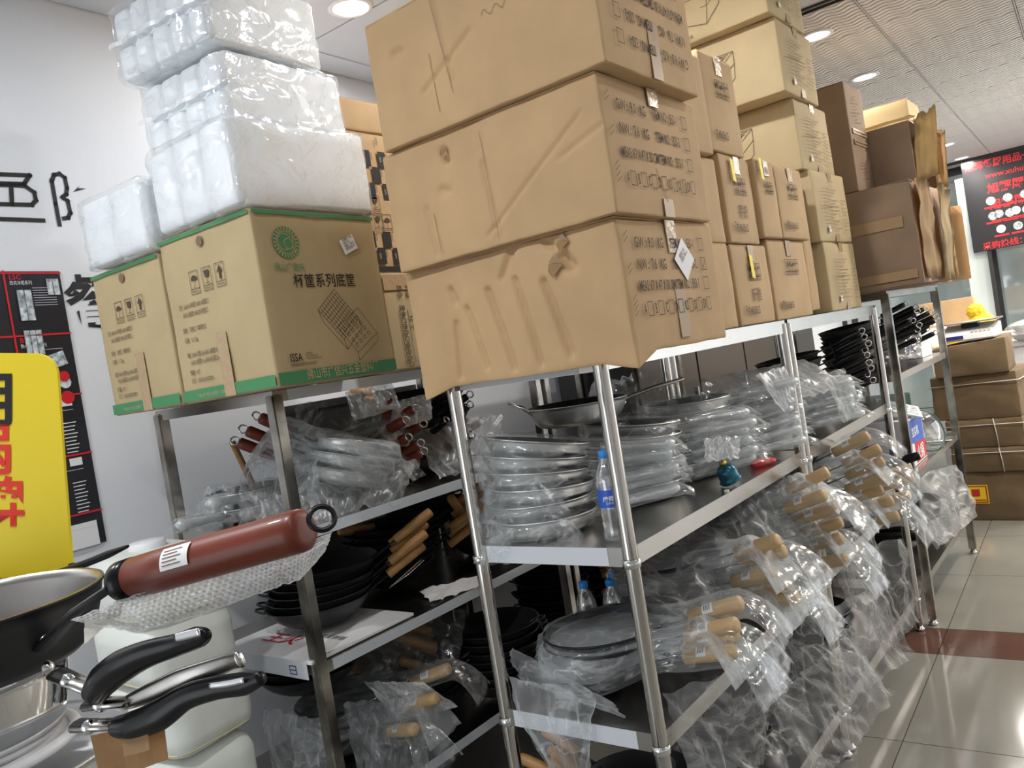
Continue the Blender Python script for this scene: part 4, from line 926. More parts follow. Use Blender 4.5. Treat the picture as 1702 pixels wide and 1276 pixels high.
round_pan(t, .14, .05, 'blacksteel', 'nonstick'); handle_wood(t, .14, .05, .30, 'blackpl', .25, rad=.017, label_=False)
for i, (x, y) in enumerate(((-1.40, 1.93), (-1.39, 2.03), (-1.33, 2.0))):
    pass
bottle('upright blue-capped bottle nearest the left front post on the low shelf', -1.435, 2.02, .6665, lab=False)
bottle('blue-capped bottle in the middle of the three on the low shelf', -1.36, 2.055, .6665, lab=False)
bottle('blue-capped bottle at the back of the three on the low shelf', -1.395, 2.13, .6665, lab=False)
sheet('plastic_bag', 'glossy clear bag crumpled over the front wok pile', 'bag', [(-1.44, 1.95, .80), (-1.12, 1.98, .83), (-1.07, 1.70, .79), (-1.44, 1.68, .77)], 'shrink', 21, .03, nu=60, nv=44)
sheet('plastic_bag', 'milky bag with pointed tip poking past the left front post', 'bag', [(-1.53, 1.72, .80), (-1.12, 1.60, .74), (-1.10, 1.61, .70), (-1.46, 1.66, .73)], 'film_m', 22, .03, nu=50)
sheet('plastic_bag', 'clear bag hanging over the low shelf edge between the front posts', 'bag', [(-1.46, 1.60, .76), (-1.16, 1.58, .74), (-1.22, 1.575, .50), (-1.32, 1.58, .47)], 'film_m', 23, .03, nu=44, nv=40)
sheet('plastic_bag', 'grey bag hanging on the aisle side under the front wood handles', 'bag', [(-1.0, 1.68, .74), (-.84, 1.98, .72), (-.85, 1.86, .50), (-.95, 1.66, .56)], 'film_dim', 24, .02)
sheet('plastic_bag', 'big milky bag flowing over the second wok pile towards the aisle', 'bag', [(-1.42, 2.02, 1.02), (-1.02, 2.62, .98), (-.80, 2.40, .76), (-1.05, 1.86, .86)], 'film_dim', 25, .045, nu=64, nv=44)
sheet('plastic_bag', 'pale bag hanging straight down below the middle wood handles', 'bag', [(-.95, 2.3, .74), (-.84, 2.42, .74), (-.85, 2.36, .54), (-.92, 2.26, .52)], 'film_dim', 26, .025)
sheet('plastic_bag', 'clear bag ballooning above the third wok pile under the middle shelf', 'bag', [(-1.25, 2.50, 1.07), (-1.02, 2.90, 1.09), (-.90, 2.72, .93), (-1.05, 2.40, .90)], 'film_dim', 27, .04, nu=50)
sheet('plastic_bag', 'tall clear bag on the low shelf in front of the middle post', 'bag', [(-1.10, 2.45, 1.08), (-.97, 2.80, 1.06), (-.88, 2.72, .84), (-.98, 2.42, .82)], 'film_dim', 28, .04)
sheet('plastic_bag', 'grey pointed bag hanging beside the pile of labelled wood handles', 'bag', [(-.90, 2.66, .84), (-.80, 2.95, .83), (-.80, 2.88, .60), (-.86, 2.74, .58)], 'film_dim', 29, .02)
sheet('plastic_bag', 'clear bag over the woks on the second rack low shelf', 'bag', [(-1.3, 3.05, 1.0), (-1.0, 3.5, 1.0), (-.88, 3.38, .84), (-1.0, 2.98, .82)], 'film_dim', 30, .035)
# bottom shelf: dark woks in bags, spilling over the aisle edge
for (cx_, cy_, n, rz, nm) in ((-1.24, 1.87, 4, .3, 'front'), (-1.22, 2.30, 5, .1, 'second'), (-1.22, 2.67, 4, .2, 'third')):
    stack('wokthin', n, (cx_, cy_), .194, .034, rz+PI*.9, 'of the %s dark pile on the bottom shelf' % nm, 'dark iron wok', jit=.3, group='dark iron woks')
stack('wokthin', 5, (-1.2, 3.2), .194, .034, 2.6, 'of the dark pile on the second rack bottom shelf', 'dark iron wok', jit=.3, group='dark iron woks')
sheet('plastic_bag', 'milky bag spread over the bottom-shelf woks beside the front post', 'bag', [(-1.45, 1.62, .42), (-1.0, 1.66, .46), (-.92, 1.75, .22), (-1.3, 1.58, .20)], 'film_dim', 31, .03, nu=50)
sheet('plastic_bag', 'big grey bag on the bottom shelf below the middle wood handles', 'bag', [(-1.30, 2.0, .44), (-.98, 2.5, .46), (-.90, 2.40, .24), (-.98, 1.9, .22)], 'film_dim', 32, .04, nu=60, nv=40)
sheet('plastic_bag', 'wide grey bag hanging low over the aisle with a pointed corner', 'bag', [(-1.0, 2.30, .46), (-.92, 2.84, .44), (-.80, 2.92, .22), (-.90, 2.36, .17)], 'film_dim', 37, .04, nu=50)
sheet('plastic_bag', 'twisted bag end standing out over the aisle by the middle post', 'bag', [(-1.02, 2.60, .50), (-.90, 2.86, .46), (-.80, 2.86, .26), (-.90, 2.62, .28)], 'film_dim', 33, .035)
sheet('plastic_bag', 'clear bag hanging from the second rack bottom shelf', 'bag', [(-1.1, 3.0, .46), (-.95, 3.45, .46), (-.85, 3.4, .18), (-.95, 2.95, .20)], 'film_dim', 34, .04)
sheet('plastic_bag', 'pale bulky bag hanging between the posts near the red-brown floor strip', 'bag', [(-1.05, 3.3, .62), (-.90, 3.75, .56), (-.86, 3.72, .22), (-.92, 3.4, .18)], 'film_dim', 35, .05)
sheet('plastic_bag', 'round film bag bulging from the far rack into the aisle', 'bag', [(-1.1, 4.5, .66), (-.9, 5.2, .62), (-.82, 5.1, .34), (-.92, 4.45, .32)], 'film_dim', 36, .05)

# ---------------------------------------------------------------- stained rack by the wall
WB = 'of the pile on the stained rack top shelf'
def posed(kind, label, x, y, z, rz, tilt, roll=0, group=None, var=None): return bagged(kind, label, x, y, z, rz, tilt, roll, group, var)
RR = 'bagged pans with red-brown handles'
for i in range(3):
    posed('fryring', 'bagged pan with red-brown ringed handle, %s of three pointing up left' % ORD[i], -2.16+.03*i, 1.74+.01*i, 1.285+.035*i, -1.95+.22*(i-1), -.34, 0, RR, 1)
for i in range(2):
    posed('alu', 'bagged pan lying low at the wall end of the stained rack, %s' % ('lower' if i == 0 else 'upper'), -2.42, 1.58, 1.212+.05*i, -1.2+.3*i, 0, 0, 'low bagged pans at the wall end')
t = thing('wooden_rolling_pin', 'thin orange wooden stick leaning upright at the wall end of the stained rack', 'wooden stick', (-2.46, 1.62, 1.212), 0)
bm = bmesh.new(); tube(bm, [(0, 0, .1), (-.05, -.02, .26)], .011, 14); obj('wood_grip', bm, 'wood_o', t, True)
bm = bmesh.new(); tube(bm, [(.03, .01, 0), (0, 0, .11)], .007, 10); obj('thin_shaft', bm, 'wood_o', t, True)
for i in range(6):
    posed('fryring', 'bagged pan with red-brown handle, %s of the middle pile' % ORD[i], -2.31+.01*math.sin(i*2), 1.86+.02*math.cos(i*2.3), 1.215+.030*i, .36+.16*math.sin(i*2.6), -.10, 0, RR, i % 3)
posed('fryring', 'bagged pan with red-brown handle standing nearly upright at the back', -2.22, 1.98, 1.255, -.35, -.72, 0, RR, 2)
for i in range(6):
    posed('fryblack', 'black frying pan with chrome-ended handle, %s of the pile on the stained rack' % ORD[i], -2.33, 2.22+.03*math.sin(i*2.5), 1.215+.030*i, .12+.3*math.sin(i*2.1), -.16-.02*i, 0, 'chrome-ended black pans', i % 2)
sheet('bubble_wrap', 'upper bubble wrap flap rising above the red-brown handles', 'bubble wrap', [(-2.12, 1.80, 1.58), (-2.02, 1.92, 1.60), (-2.0, 1.93, 1.50), (-2.1, 1.80, 1.48)], 'bubble', 41, .01)
sheet('bubble_wrap', 'lower bubble wrap flap beside the chrome-ended black handles', 'bubble wrap', [(-2.08, 1.93, 1.52), (-1.98, 2.06, 1.53), (-1.98, 2.05, 1.44), (-2.06, 1.92, 1.42)], 'bubble', 42, .01)
sheet('plastic_bag', 'tall clear bag peaking behind the stained post', 'bag', [(-2.30, 1.72, 1.58), (-2.08, 1.95, 1.56), (-2.0, 1.88, 1.36), (-2.18, 1.55, 1.34)], 'film', 43, .04, nu=50)
sheet('plastic_bag', 'milky bag draped over the left pile of bagged pans', 'bag', [(-2.34, 1.50, 1.42), (-2.08, 1.62, 1.42), (-2.0, 1.50, 1.22), (-2.28, 1.40, 1.21)], 'film_m', 44, .04, nu=56, nv=40)
sheet('plastic_bag', 'clear bag hanging over the shelf edge under the red-brown bundle', 'bag', [(-2.15, 1.60, 1.34), (-1.95, 1.92, 1.34), (-1.94, 1.80, 1.215), (-2.0, 1.50, 1.215)], 'film_m', 45, .03, nu=50)
sheet('plastic_bag', 'dusty grey bag beside the chrome-ended pans', 'bag', [(-2.12, 2.05, 1.42), (-1.96, 2.42, 1.42), (-1.94, 2.38, 1.24), (-1.98, 2.05, 1.24)], 'film_m', 46, .03)
sheet('plastic_bag', 'small clear bag at the wall end of the stained rack', 'bag', [(-2.56, 1.45, 1.34), (-2.36, 1.46, 1.36), (-2.34, 1.42, 1.22), (-2.56, 1.42, 1.215)], 'film', 47, .03)
IW = 'dark iron woks with wooden handles'
for i in range(6):
    posed('wokb', 'dark iron wok with wooden handle, %s of the near pile on the middle level' % ORD[i], -2.22+.01*math.sin(i*3), 1.63+.01*i, .838+.022*i, .92+.13*math.sin(i*2.2), 0, 0, IW, 0)
for i in range(7):
    posed('wokb', 'dark iron wok with wooden handle, %s of the far pile on the middle level' % ORD[i], -2.34, 2.06+.012*i, .824+.024*i, .75+.25*math.sin(i*1.7), 0, 0, IW, 1)
posed('wokthin', 'dark iron wok with an upright wooden handle next to the round front post', -2.2, 2.46, .824, -1.2, -.5, 0, IW, 0)
posed('wokthin', 'dark iron wok whose handle lies across the shelf at right', -2.36, 2.32, .98, -1.75, .1, 0, IW, 1)
t = thing('flat_carton', 'flat white printed carton under the iron woks on the stained rack', 'carton', (-2.44, 1.385, .8215), 0)
obj('carton_top', bx((0, 0, .002), (.47, .42, .012), bevel=.002), 'paper', t); obj('carton_front', bx((0, -.004, -.042), (.45, -.0005, .012), bevel=.001), 'pfilm', t)
text(t, '王火', .075, (.10, .09, .0125), (1, 0, 0), (0, 1, 0), 'redink', sx=1.1, bold=.02); text(t, '双耳铁锅', .03, (.30, .16, .0125), (1, 0, 0), (0, 1, 0), 'ink'); lines(t, [rect(.37, -.03, .40, -.006), [(.37, -.018), (.40, -.018)]], .003, (0, -.0042, 0), (1, 0, 0), RU, 'navy', 'printed_mark')
sheet('torn_paper', 'torn white paper scrap with dark red print on the right of the middle level', 'paper', [(-2.12, 1.98, .846), (-1.98, 2.22, .85), (-1.94, 2.15, .83), (-2.0, 1.92, .83)], 'paper', 48, .008)
for i in range(7):
    posed('wokb', 'dark iron wok with wooden handle pointing back left, %s of the bottom pile' % ORD[i], -2.02+.01*math.sin(i*2), 2.24, .375+.030*i, -2.45+.30*math.sin(i*1.9), 0, 0, IW, i % 2)
for i in range(5):
    posed('wokb', 'dark iron wok with low wooden handle, %s of the bottom pile beside the bags' % ORD[i], -2.18, 2.02, .364+.024*i, -2.75+.25*math.sin(i*2.3), .2, 0, IW, i % 2)
for i in range(3):
    posed('wokw', 'bagged wok with pale handle, %s of three at the bottom of the stained rack' % ORD[i], -2.30, 1.74, .364+.05*i, -.15+.3*i, -.05, 0, 'bagged woks with pale wood handles', i % 2)
for i in range(5):
    posed('wokthin', 'dark iron wok with side loop, %s of the pile behind the white jerrycans' % ORD[i], -2.32, 1.62, .55+.03*i, 2.6+.3*i, 0, 0, IW, i % 2) if i > 1 else None
sheet('bubble_wrap', 'square flap of bubble wrap over the pale handles at the bottom', 'bubble wrap', [(-2.16, 1.70, .62), (-1.98, 1.80, .60), (-1.90, 1.86, .50), (-2.05, 1.74, .48)], 'bubble', 51, .015)
sheet('plastic_bag', 'milky bag with pale handles at the bottom of the stained rack', 'bag', [(-2.14, 1.60, .60), (-1.98, 1.80, .56), (-1.92, 1.72, .36), (-2.02, 1.52, .33)], 'film_m', 52, .04, nu=56, nv=44)
sheet('plastic_bag', 'clear bag beside the foot of the stained post', 'bag', [(-2.36, 1.42, .62), (-2.10, 1.46, .60), (-2.06, 1.42, .38), (-2.30, 1.38, .37)], 'film_m', 53, .04, nu=50)
sheet('plastic_bag', 'dark clear bag in the shade above the bottom pile', 'bag', [(-2.3, 1.7, .78), (-2.0, 2.1, .76), (-1.96, 1.95, .60), (-2.2, 1.55, .62)], 'film', 54, .03)
for (cx_, cy_, z_, n) in ((-2.3, 3.0, .822, 8), (-2.3, 3.45, .822, 8), (-2.3, 3.0, .362, 9), (-2.3, 3.45, .362, 9)):
    stack('wokthin', n, (cx_, cy_), z_, .026, .6, 'behind, %s at %s' % ('nearer pile' if cy_ < 3.2 else 'farther pile', {1.212: 'upper level', .822: 'middle level', .362: 'bottom level'}[z_]), 'dark iron wok', jit=.4, group='dark iron woks on the hidden rack')
t = thing('storage_cabinet', 'tall dark steel cabinet against the left wall behind the racks', 'cabinet', (-2.28, 4.02, 0), 0)
obj('cabinet_body', bx((-.52, 0, .05), (0, 3.2, 1.95), bevel=.006), 'frame', t); obj('cabinet_plinth', bx((-.5, .03, 0), (-.04, 3.17, .05)), 'black', t)
for k in range(4):
    d_ = obj('cabinet_door', bx((.001, .02+.79*k, .08), (.018, .79+.79*k, 1.92), bevel=.003), 'cabdoor', t); obj('door_handle', bx((.019, .72+.79*k, 1.0), (.035, .735+.79*k, 1.25), bevel=.003), 'chrome', d_)
stack('wokthin', 9, (-2.38, 2.44), 1.212, .030, 3.0, 'of the dark pile at the far end of the stained rack', 'dark iron wok', jit=.3, group='dark iron woks')
t = thing('added_dark_board', 'dark board added to darken the bay behind the stained rack', 'board', (-2.70, 1.90, 0), 0)  # made-up panel, added to make the bay behind the shelves darker
obj('board_panel', bx((0, 0, .0), (.018, .80, 1.56), bevel=.002), 'cabdoor', t); obj('board_edge', bx((.0185, 0, 1.53), (.022, .80, 1.56)), 'frame', t)
t = thing('shiny_tongs', 'pair of shiny steel tongs hanging from the near iron woks', 'tongs', (-2.04, 1.78, .92), 0)
for q in (-.008, .008):
    bm = bmesh.new(); tube(bm, [(q*.2, 0, 0), (.03+q, .06, .03), (.05+q, .12, .06)], [.001, .004, .005], 8, flat=.4); obj('tong_arm', bm, 'chrome', t, True)

# ---------------------------------------------------------------- white jerrycans in front of the stained rack
for i in range(7):
    t = thing('jerrycan', 'white plastic jerrycan with yellowed seam, %s of the seven piled before the rack' % ORD[i].replace(' from the bottom', '') if i < 6 else 'topmost white plastic jerrycan with a round neck, half behind the yellow sign', 'jerrycan', (-2.20+.012*math.sin(i*2.1), 1.10, .178*i), .10*math.sin(i*1.9), 'piled white jerrycans')
    if i < 6: t['label'] = 'white plastic jerrycan with yellowed seam, %s of its pile' % ORD[i]
    bm = soft_box(.32, .26, .176, r=.045, n=9, bulge=.006, amp=.003, seed=i*3); bmesh.ops.translate(bm, vec=(.16, -.13, .001), verts=bm.verts); obj('can_body', bm, 'jug', t, True)
    P = []
    for k in range(40):
        a = 2*PI*k/40; c_, s_ = math.cos(a), math.sin(a); P.append((.156*math.copysign(abs(c_)**.35, c_), .126*math.copysign(abs(s_)**.35, s_), .022))
    bm = bmesh.new(); tube(bm, P+[P[0]], .003, 6, cap=False); obj('yellowed_seam', bm, 'jugseam', t, True)
    if i == 6: bm = bmesh.new(); lathe(bm, [(.05, 0), (.05, .02), (.044, .026), (0, .027)], 28, Matrix.Translation((-.02, 0, .17))); obj('screw_lid', bm, 'white', t, True)

# ---------------------------------------------------------------- pans in the foreground at the left
def stand_pan(label, c, R, h, outm, inm, prof=None, name='frying_pan', cat='frying pan'):
    t = thing(name, label, cat, (c.x, c.y, c.z-h), 0)
    P, I = disc_pan(None, R, h, rb=R*(prof or .74), t=.0025, flare=.55)
    bm = bmesh.new(); lathe(bm, P+[(R+.002, h), (R+.0015, h+.0025)], 72); obj('pan_body', bm, outm, t, True)
    bm = bmesh.new(); lathe(bm, [(R+.0015, h+.0025), (R-.001, h+.0022)]+I, 72); obj('pan_inside', bm, inm, t, True)
    return t
def L_(t, pts): return [Vector(p)-t.location for p in pts]
ca = at(-88, 1018, .79); rim_z = ca.z
pa = stand_pan('black frying pan with red-brown handle and steel inside, in front of the yellow sign', ca, .137, .062, 'blacksteel', 'steel', .80)
h0, h1 = at(198, 967, .70), at(508, 879, .615)
dd = (h1-h0)
q0 = Vector((ca.x, ca.y, rim_z-.035))+Vector(((h0-ca).x, (h0-ca).y, 0)).normalized()*.128
bm = bmesh.new(); tube(bm, L_(pa, [q0, q0.lerp(h0, .45)+Vector((0, 0, .006)), h0]), [.012, .009, .008], 10, flat=.45); obj('handle_tang', bm, 'blacksteel', pa, True)
for q in (-.012, .014):
    bm = bmesh.new(); lathe(bm, [(0, .005), (.004, .004), (.0065, 0)], 14); o_ = obj('rivet', bm, 'chrome', pa, True); o_.location = L_(pa, [q0+Vector((.0, .0, q-.008))])[0]+Vector(((h0-ca).x, (h0-ca).y, 0)).normalized()*.0; o_.rotation_euler = Vector((0, 0, 1)).rotation_difference(dd.normalized()).to_euler()
hr = .0178
bm = bmesh.new(); tube(bm, L_(pa, [h0, h0+dd*.01, h0+dd*.02, h0+dd*.10]), [hr*.75, hr*.93, hr*.98, hr*1.0], 28); obj('black_ferrule', bm, 'blackpl', pa, True)
S = [.10, .104, .3, .55, .8, .95, .985, .997, 1.0]
bm = bmesh.new(); tube(bm, L_(pa, [h0+dd*s for s in S]), [hr*.92, hr*.98, hr*1.0, hr*.98, hr*.96, hr*.95, hr*.92, hr*.78, hr*.5], 32); hd = obj('handle', bm, 'redwood', pa, True, label='red-brown wooden handle')
dn = dd.normalized(); vw = (CO-(h0+h1)/2).normalized(); up = (Vector((0, 0, 1))-dn*dn.z).normalized(); sd_ = dn.cross(up); sd_ = sd_ if sd_.dot(vw) > 0 else -sd_
def onh(s, a, k=1.035): return h0+dd*s+(sd_*math.cos(a)+up*math.sin(a))*hr*k
bm = grid(lambda u, v: onh(.345+.15*u, .0+1.05*v, 1.05)-pa.location, 3, 10); obj('price_sticker', bm, 'paper', hd, True)
for r_ in range(5):
    bm = grid(lambda u, v: onh(.36+(.10-.02*(r_ % 2))*u, .18+.16*r_+.05*v, 1.07)-pa.location, 2, 2); obj('sticker_print', bm, 'faint', hd)
rc = at(535, 861, .612); rn = (vw+up*.35).normalized()
bm = bmesh.new(); ring_tube(bm, rc-pa.location, .0095, .0022, rn, seg=28); rg = obj('hanging_ring', bm, 'blackpl', pa, True)
top = [(118, 1030), (204, 995), (293, 966), (400, 940), (475, 916), (552, 884)]; bot = [(160, 1040), (229, 1050), (322, 1026), (429, 987), (500, 962), (541, 915)]
def pl_(P, u):
    k = min(len(P)-2, int(u*(len(P)-1))); f = u*(len(P)-1)-k; return Vector(P[k]).lerp(Vector(P[k+1]), f)
def bw(u, v):
    a, b = pl_(top, u), pl_(bot, u); p = a.lerp(b, v)+Vector((0, 4*nz(u*30, 1, 1)))
    d_ = .70-.085*u+.02*math.sin(v*PI)-.0
    P = at(p.x, p.y, d_)
    i_, j_ = u*46, v*9; j_r = round(j_); ii = i_+.5*(j_r % 2); r_ = math.hypot((ii-round(ii)), (j_-j_r))
    n_ = max(0, 1-(r_/.45)**2)**.5
    return P+vw*(.0028*n_+.004*nz(u*6, v*3, 4)) - pa.location
obj('bubble_wrap', grid(bw, 230, 54), 'bubble', pa, True)
bm = grid(lambda u, v: at(140+65*u, 1030-30*u+(40-25*u)*v, .715-.01*v)-pa.location+Vector((0, 0, .004*nz(u*5, v*3, 2))), 12, 8); obj('cream_tape', bm, 'cream', pa, True)

cb = at(-84, 1092, .79); cb.z = rim_z-.0635
pb = stand_pan('shiny steel saucepan under the black pan, upper black curved handle', cb, .100, .075, 'chrome', 'alu', .80, 'saucepan', 'saucepan')
cc = Vector((cb.x, cb.y, cb.z-.078))
lid = thing('serving_plate', 'white round plate rim under the shiny saucepan', 'plate', cc, 0)
bm = bmesh.new(); ring_tube(bm, (0, 0, 0), .094, .006, seg=60, s2=10); obj('plate_rim', bm, 'white', lid, True)
bm = bmesh.new(); lathe(bm, [(0, -.002), (.094, -.002), (.094, .002), (0, .002)], 48); obj('plate_disc', bm, 'white', lid, True)
ce = Vector((cb.x+.01, cb.y, cc.z-.0075))
pc = stand_pan('brushed steel frying pan with long grey strap handle, under the white rim', ce, .138, .042, 'alu', 'alu', .85)
cf = Vector((ce.x, ce.y, ce.z-.046))
pd = stand_pan('lowest steel frying pan with the longer lower black handle', cf, .135, .05, 'chrome', 'alu', .85)
def fat(t, px, rad, m, nm='handle', flat=.7, seg=18, dep=(.66, .58)):
    n_ = len(px); P = [at(x, y, dep[0]+(dep[1]-dep[0])*i/(n_-1)) for i, (x, y) in enumerate(px)]
    # smooth the path
    out, ro = [], []
    for i in range(n_-1):
        p0, p1, p2, p3 = P[max(0, i-1)], P[i], P[i+1], P[min(n_-1, i+2)]
        for k in range(5):
            u = k/5; out.append(.5*((2*p1)+(p2-p0)*u+(2*p0-5*p1+4*p2-p3)*u*u+(3*p1-p0-3*p2+p3)*u**3)); ro.append(rad[i]*(1-u)+rad[i+1]*u)
    out.append(P[-1]); ro.append(rad[-1])
    bm = bmesh.new(); tube(bm, L_(t, out), [r_*.001 for r_ in ro], seg, flat=flat, up=vw); return obj(nm, bm, m, t, True)
def bracket(t, c, a, b, da, db, nm='handle_bracket'):
    A, B = at(*a, da), at(*b, db); bm = bmesh.new(); tube(bm, L_(t, [A, A.lerp(B, .5), B]), [.010, .009, .008], 10, flat=.5); o_ = obj(nm, bm, 'steel', t, True)
    bm = bmesh.new(); lathe(bm, [(0, .004), (.004, .003), (.006, 0)], 14); r_ = obj('rivet', bm, 'chrome', t, True); r_.location = L_(t, [A.lerp(B, .3)+vw*.008])[0]; r_.rotation_euler = Vector((0, 0, 1)).rotation_difference(vw).to_euler()
bracket(pb, cb, (95, 1120), (165, 1150), .70, .665)
fat(pb, [(155, 1155), (175, 1128), (205, 1105), (245, 1086), (295, 1071), (330, 1058), (343, 1052)], [10, 13, 13, 11, 9, 8.5, 4], 'blackpl', flat=.8)
fat(pb, [(292, 1060), (312, 1055), (332, 1050)], [3.2, 3.4, 3], 'chrome', 'chrome_inlay', .4, dep=(.593, .578))
fat(pc, [(205, 1170), (250, 1152), (300, 1130), (350, 1112), (380, 1100), (400, 1096)], [5, 8, 9, 8, 6.5, 6], 'steel', 'strap_handle', .5)
bracket(pc, ce, (150, 1170), (215, 1165), .68, .655)
fat(pd, [(192, 1208), (222, 1205), (265, 1188), (310, 1158), (360, 1143), (405, 1136), (436, 1126)], [8, 11, 12, 9.5, 8.5, 8.5, 4.5], 'blackpl', flat=.8, dep=(.65, .57))
fat(pd, [(348, 1140), (378, 1136), (405, 1130)], [2.2, 2.4, 2.2], 'chrome', 'chrome_inlay', .4, dep=(.59, .572))
bracket(pd, cf, (130, 1205), (200, 1203), .67, .65)
bm = bmesh.new()
c0 = at(150, 1222, .665)-pd.location; c1 = at(272, 1196, .625)-pd.location; c2 = at(280, 1262, .635)-pd.location; c3 = at(168, 1300, .675)-pd.location
g_ = grid(lambda u, v: (c0.lerp(c1, u)).lerp(c3.lerp(c2, u), v)+vw*.004*nz(u*4, v*3, 5), 10, 8); bmesh.ops.solidify(g_, geom=g_.faces[:], thickness=.003); obj('cardboard_sleeve', g_, 'card_o', pd, False)
g_ = grid(lambda u, v: (c0.lerp(c1, .45+.35*u)).lerp(c3.lerp(c2, .45+.35*u), .05+.45*v)+vw*(.012+.01*v), 8, 6); bmesh.ops.solidify(g_, geom=g_.faces[:], thickness=.003); obj('cardboard_flap', g_, 'card', pd, False)
bt = cf.z-.05
pe = stand_pan('steel pan hidden at the very bottom left under the stacked pans', Vector((cf.x, cf.y, bt-.001)), .125, .05, 'chrome', 'alu', .85)
ped = thing('display_stand', 'round dark display stand carrying the stacked foreground pans', 'stand', (cf.x, cf.y, 0), 0)
bm = bmesh.new(); lathe(bm, [(0, 0), (.16, 0), (.16, .02), (.03, .04), (.03, bt-.10), (.10, bt-.08), (.10, bt-.0515), (0, bt-.0515)], 36); obj('stand_column', bm, 'frame', ped, True)
# thin black handle behind the pan: another pan beyond it
cg = at(-40, 985, 1.02)
pg = stand_pan('white-bottomed pan behind the black one, only its thin black handle showing', cg, .12, .045, 'alu', 'nonstick', .8)
fat(pg, [(95, 952), (140, 937), (180, 921), (214, 907)], [4, 4.5, 4.5, 1.5], 'blackpl', 'handle', .6, dep=(.98, .92))
pst = thing('display_post', 'thin pole behind the foreground pans', 'stand', (cg.x, cg.y, 0), 0)
bm = bmesh.new(); lathe(bm, [(0, 0), (.10, 0), (.10, .015), (.015, .03), (.015, cg.z-.06), (.06, cg.z-.05), (.06, cg.z-.0462), (0, cg.z-.0462)], 24); obj('pole_column', bm, 'frame', pst, True)

# ---------------------------------------------------------------- yellow sign
so = at(-60, 765, 1.12)
sg = thing('yellow_sign', 'bright yellow sign board with rounded corner and red and black characters', 'sign', so, 0)
kk = 1.12/FPX; R_, U_ = RV.normalized(), UV.normalized(); Nn = R_.cross(U_)
def sp_(x, y): return R_*((x+60)*kk)-U_*((y-765)*kk)
out = [(-220, 585)]+[(97-38+38*math.cos(a), 587+38-38*math.sin(a)) for a in [PI/2*(1-k/10) for k in range(11)]]+[(108, 780), (121, 945), (121, 960), (-220, 960)]
bm = bmesh.new(); fr_ = [bm.verts.new(sp_(*p)+Nn*.002) for p in out]; bk_ = [bm.verts.new(sp_(*p)-Nn*.004) for p in out]
bm.faces.new(fr_[::-1]); bm.faces.new(bk_)
for i in range(len(out)): j = (i+1) % len(out); bm.faces.new((fr_[i], fr_[j], bk_[j], bk_[i]))
bmesh.ops.recalc_face_normals(bm, faces=bm.faces[:]); obj('sign_board', bm, 'yellow', sg)
for s_, xr, yb, sz, m_ in (('用', 24, 702, .082, 'black'), ('锅', 17, 782, .075, 'red'), ('牌', 38, 868, .072, 'red')):
    wpx = sz/kk
    text(sg, s_, sz, sp_(xr-wpx*.93, yb-wpx*.03), R_, U_, m_, bold=.022, lift=.003, name='sign_character')
bm = bmesh.new(); e0 = Vector((so.x-.04, so.y+.03, 0))-so; tube(bm, [e0, e0+Vector((0, 0, so.z-.05))], .010, 12); obj('sign_pole', bm, 'frame', sg, True)
bm = bmesh.new(); lathe(bm, [(0, 0), (.10, 0), (.10, .01), (0, .014)], 28, Matrix.Translation(e0)); obj('sign_foot', bm, 'frame', sg, True)

# ---------------------------------------------------------------- far right: cartons tied with straps, price scale, toys, counter
SB = 'shop-worn cartons stacked on the floor'
def strapbox(label, x, y, z, w, d, h, rot, strap=True, seed=0, cross=False):
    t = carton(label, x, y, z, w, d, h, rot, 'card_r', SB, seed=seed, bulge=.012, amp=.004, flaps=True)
    if strap:
        P = [(-w-.014, -.014, h*.8), (.016, -.016, h*.82), (.018, d+.01, h*.8)]; bm = bmesh.new(); tube(bm, P, .006, 6, flat=.5); obj('packing_strap', bm, 'strap', t, True)
    if cross: bm = bmesh.new(); tube(bm, [(-w*.36, -.018, h+.004), (-w*.34, -.02, h*.5), (-w*.33, -.018, .0)], .006, 6, flat=.5); obj('packing_strap', bm, 'strap', t, True)
    return t
t = strapbox('bottom shop-worn carton of the tied stack, with a yellow and red label', -.70, 6.22, .001, .44, .5, .335, -2, False, seed=71)
lines(t, [['*']+rect(-.40, .12, -.26, .25)[:4]], .01, (0, -.0135, 0), (1, 0, 0), RU, 'yellow', 'warning_label')
lines(t, [rect(-.39, .13, -.27, .24), ['*']+rect(-.36, .17, -.31, .22)[:4], [(-.38, .145), (-.28, .145)]], .008, (0, -.0143, 0), (1, 0, 0), RU, 'redink', 'warning_label')
strapbox('flat tied carton, second from the floor in the stack', -.69, 6.20, .3405, .46, .5, .165, -2, True, seed=72, cross=True)
strapbox('tied carton with cross strap, third from the floor in the stack', -.70, 6.20, .51, .46, .5, .19, -2, True, seed=73, cross=True)
strapbox('large tied carton, second from the top of the stack, its flap open at the right', -.70, 6.20, .704, .52, .5, .30, -3, True, seed=74)
t = carton('top carton of the tied stack, sagging under the white scale', -.73, 6.18, 1.008, .44, .42, .21, 1, 'card_r', SB, seed=75, sag=lambda p, u, v, s: Vector((p.x, p.y, p.z+(.03*(u-.3) if s > .5 else 0))), bulge=.012, amp=.005, flaps=False)
sc_ = thing('price_scale', 'white price-computing scale with keypad on top of the tied carton stack', 'scale', (-.95, 6.36, 1.243), -.02)
bm = bmesh.new(); vs = [bm.verts.new(p) for p in [(-.17, -.15, 0), (.17, -.15, 0), (.17, .15, 0), (-.17, .15, 0), (-.17, -.13, .045), (.17, -.13, .045), (.17, .15, .10), (-.17, .15, .10)]]
for f in ((3, 2, 1, 0), (4, 5, 6, 7), (0, 1, 5, 4), (1, 2, 6, 5), (2, 3, 7, 6), (3, 0, 4, 7)): bm.faces.new([vs[i] for i in f])
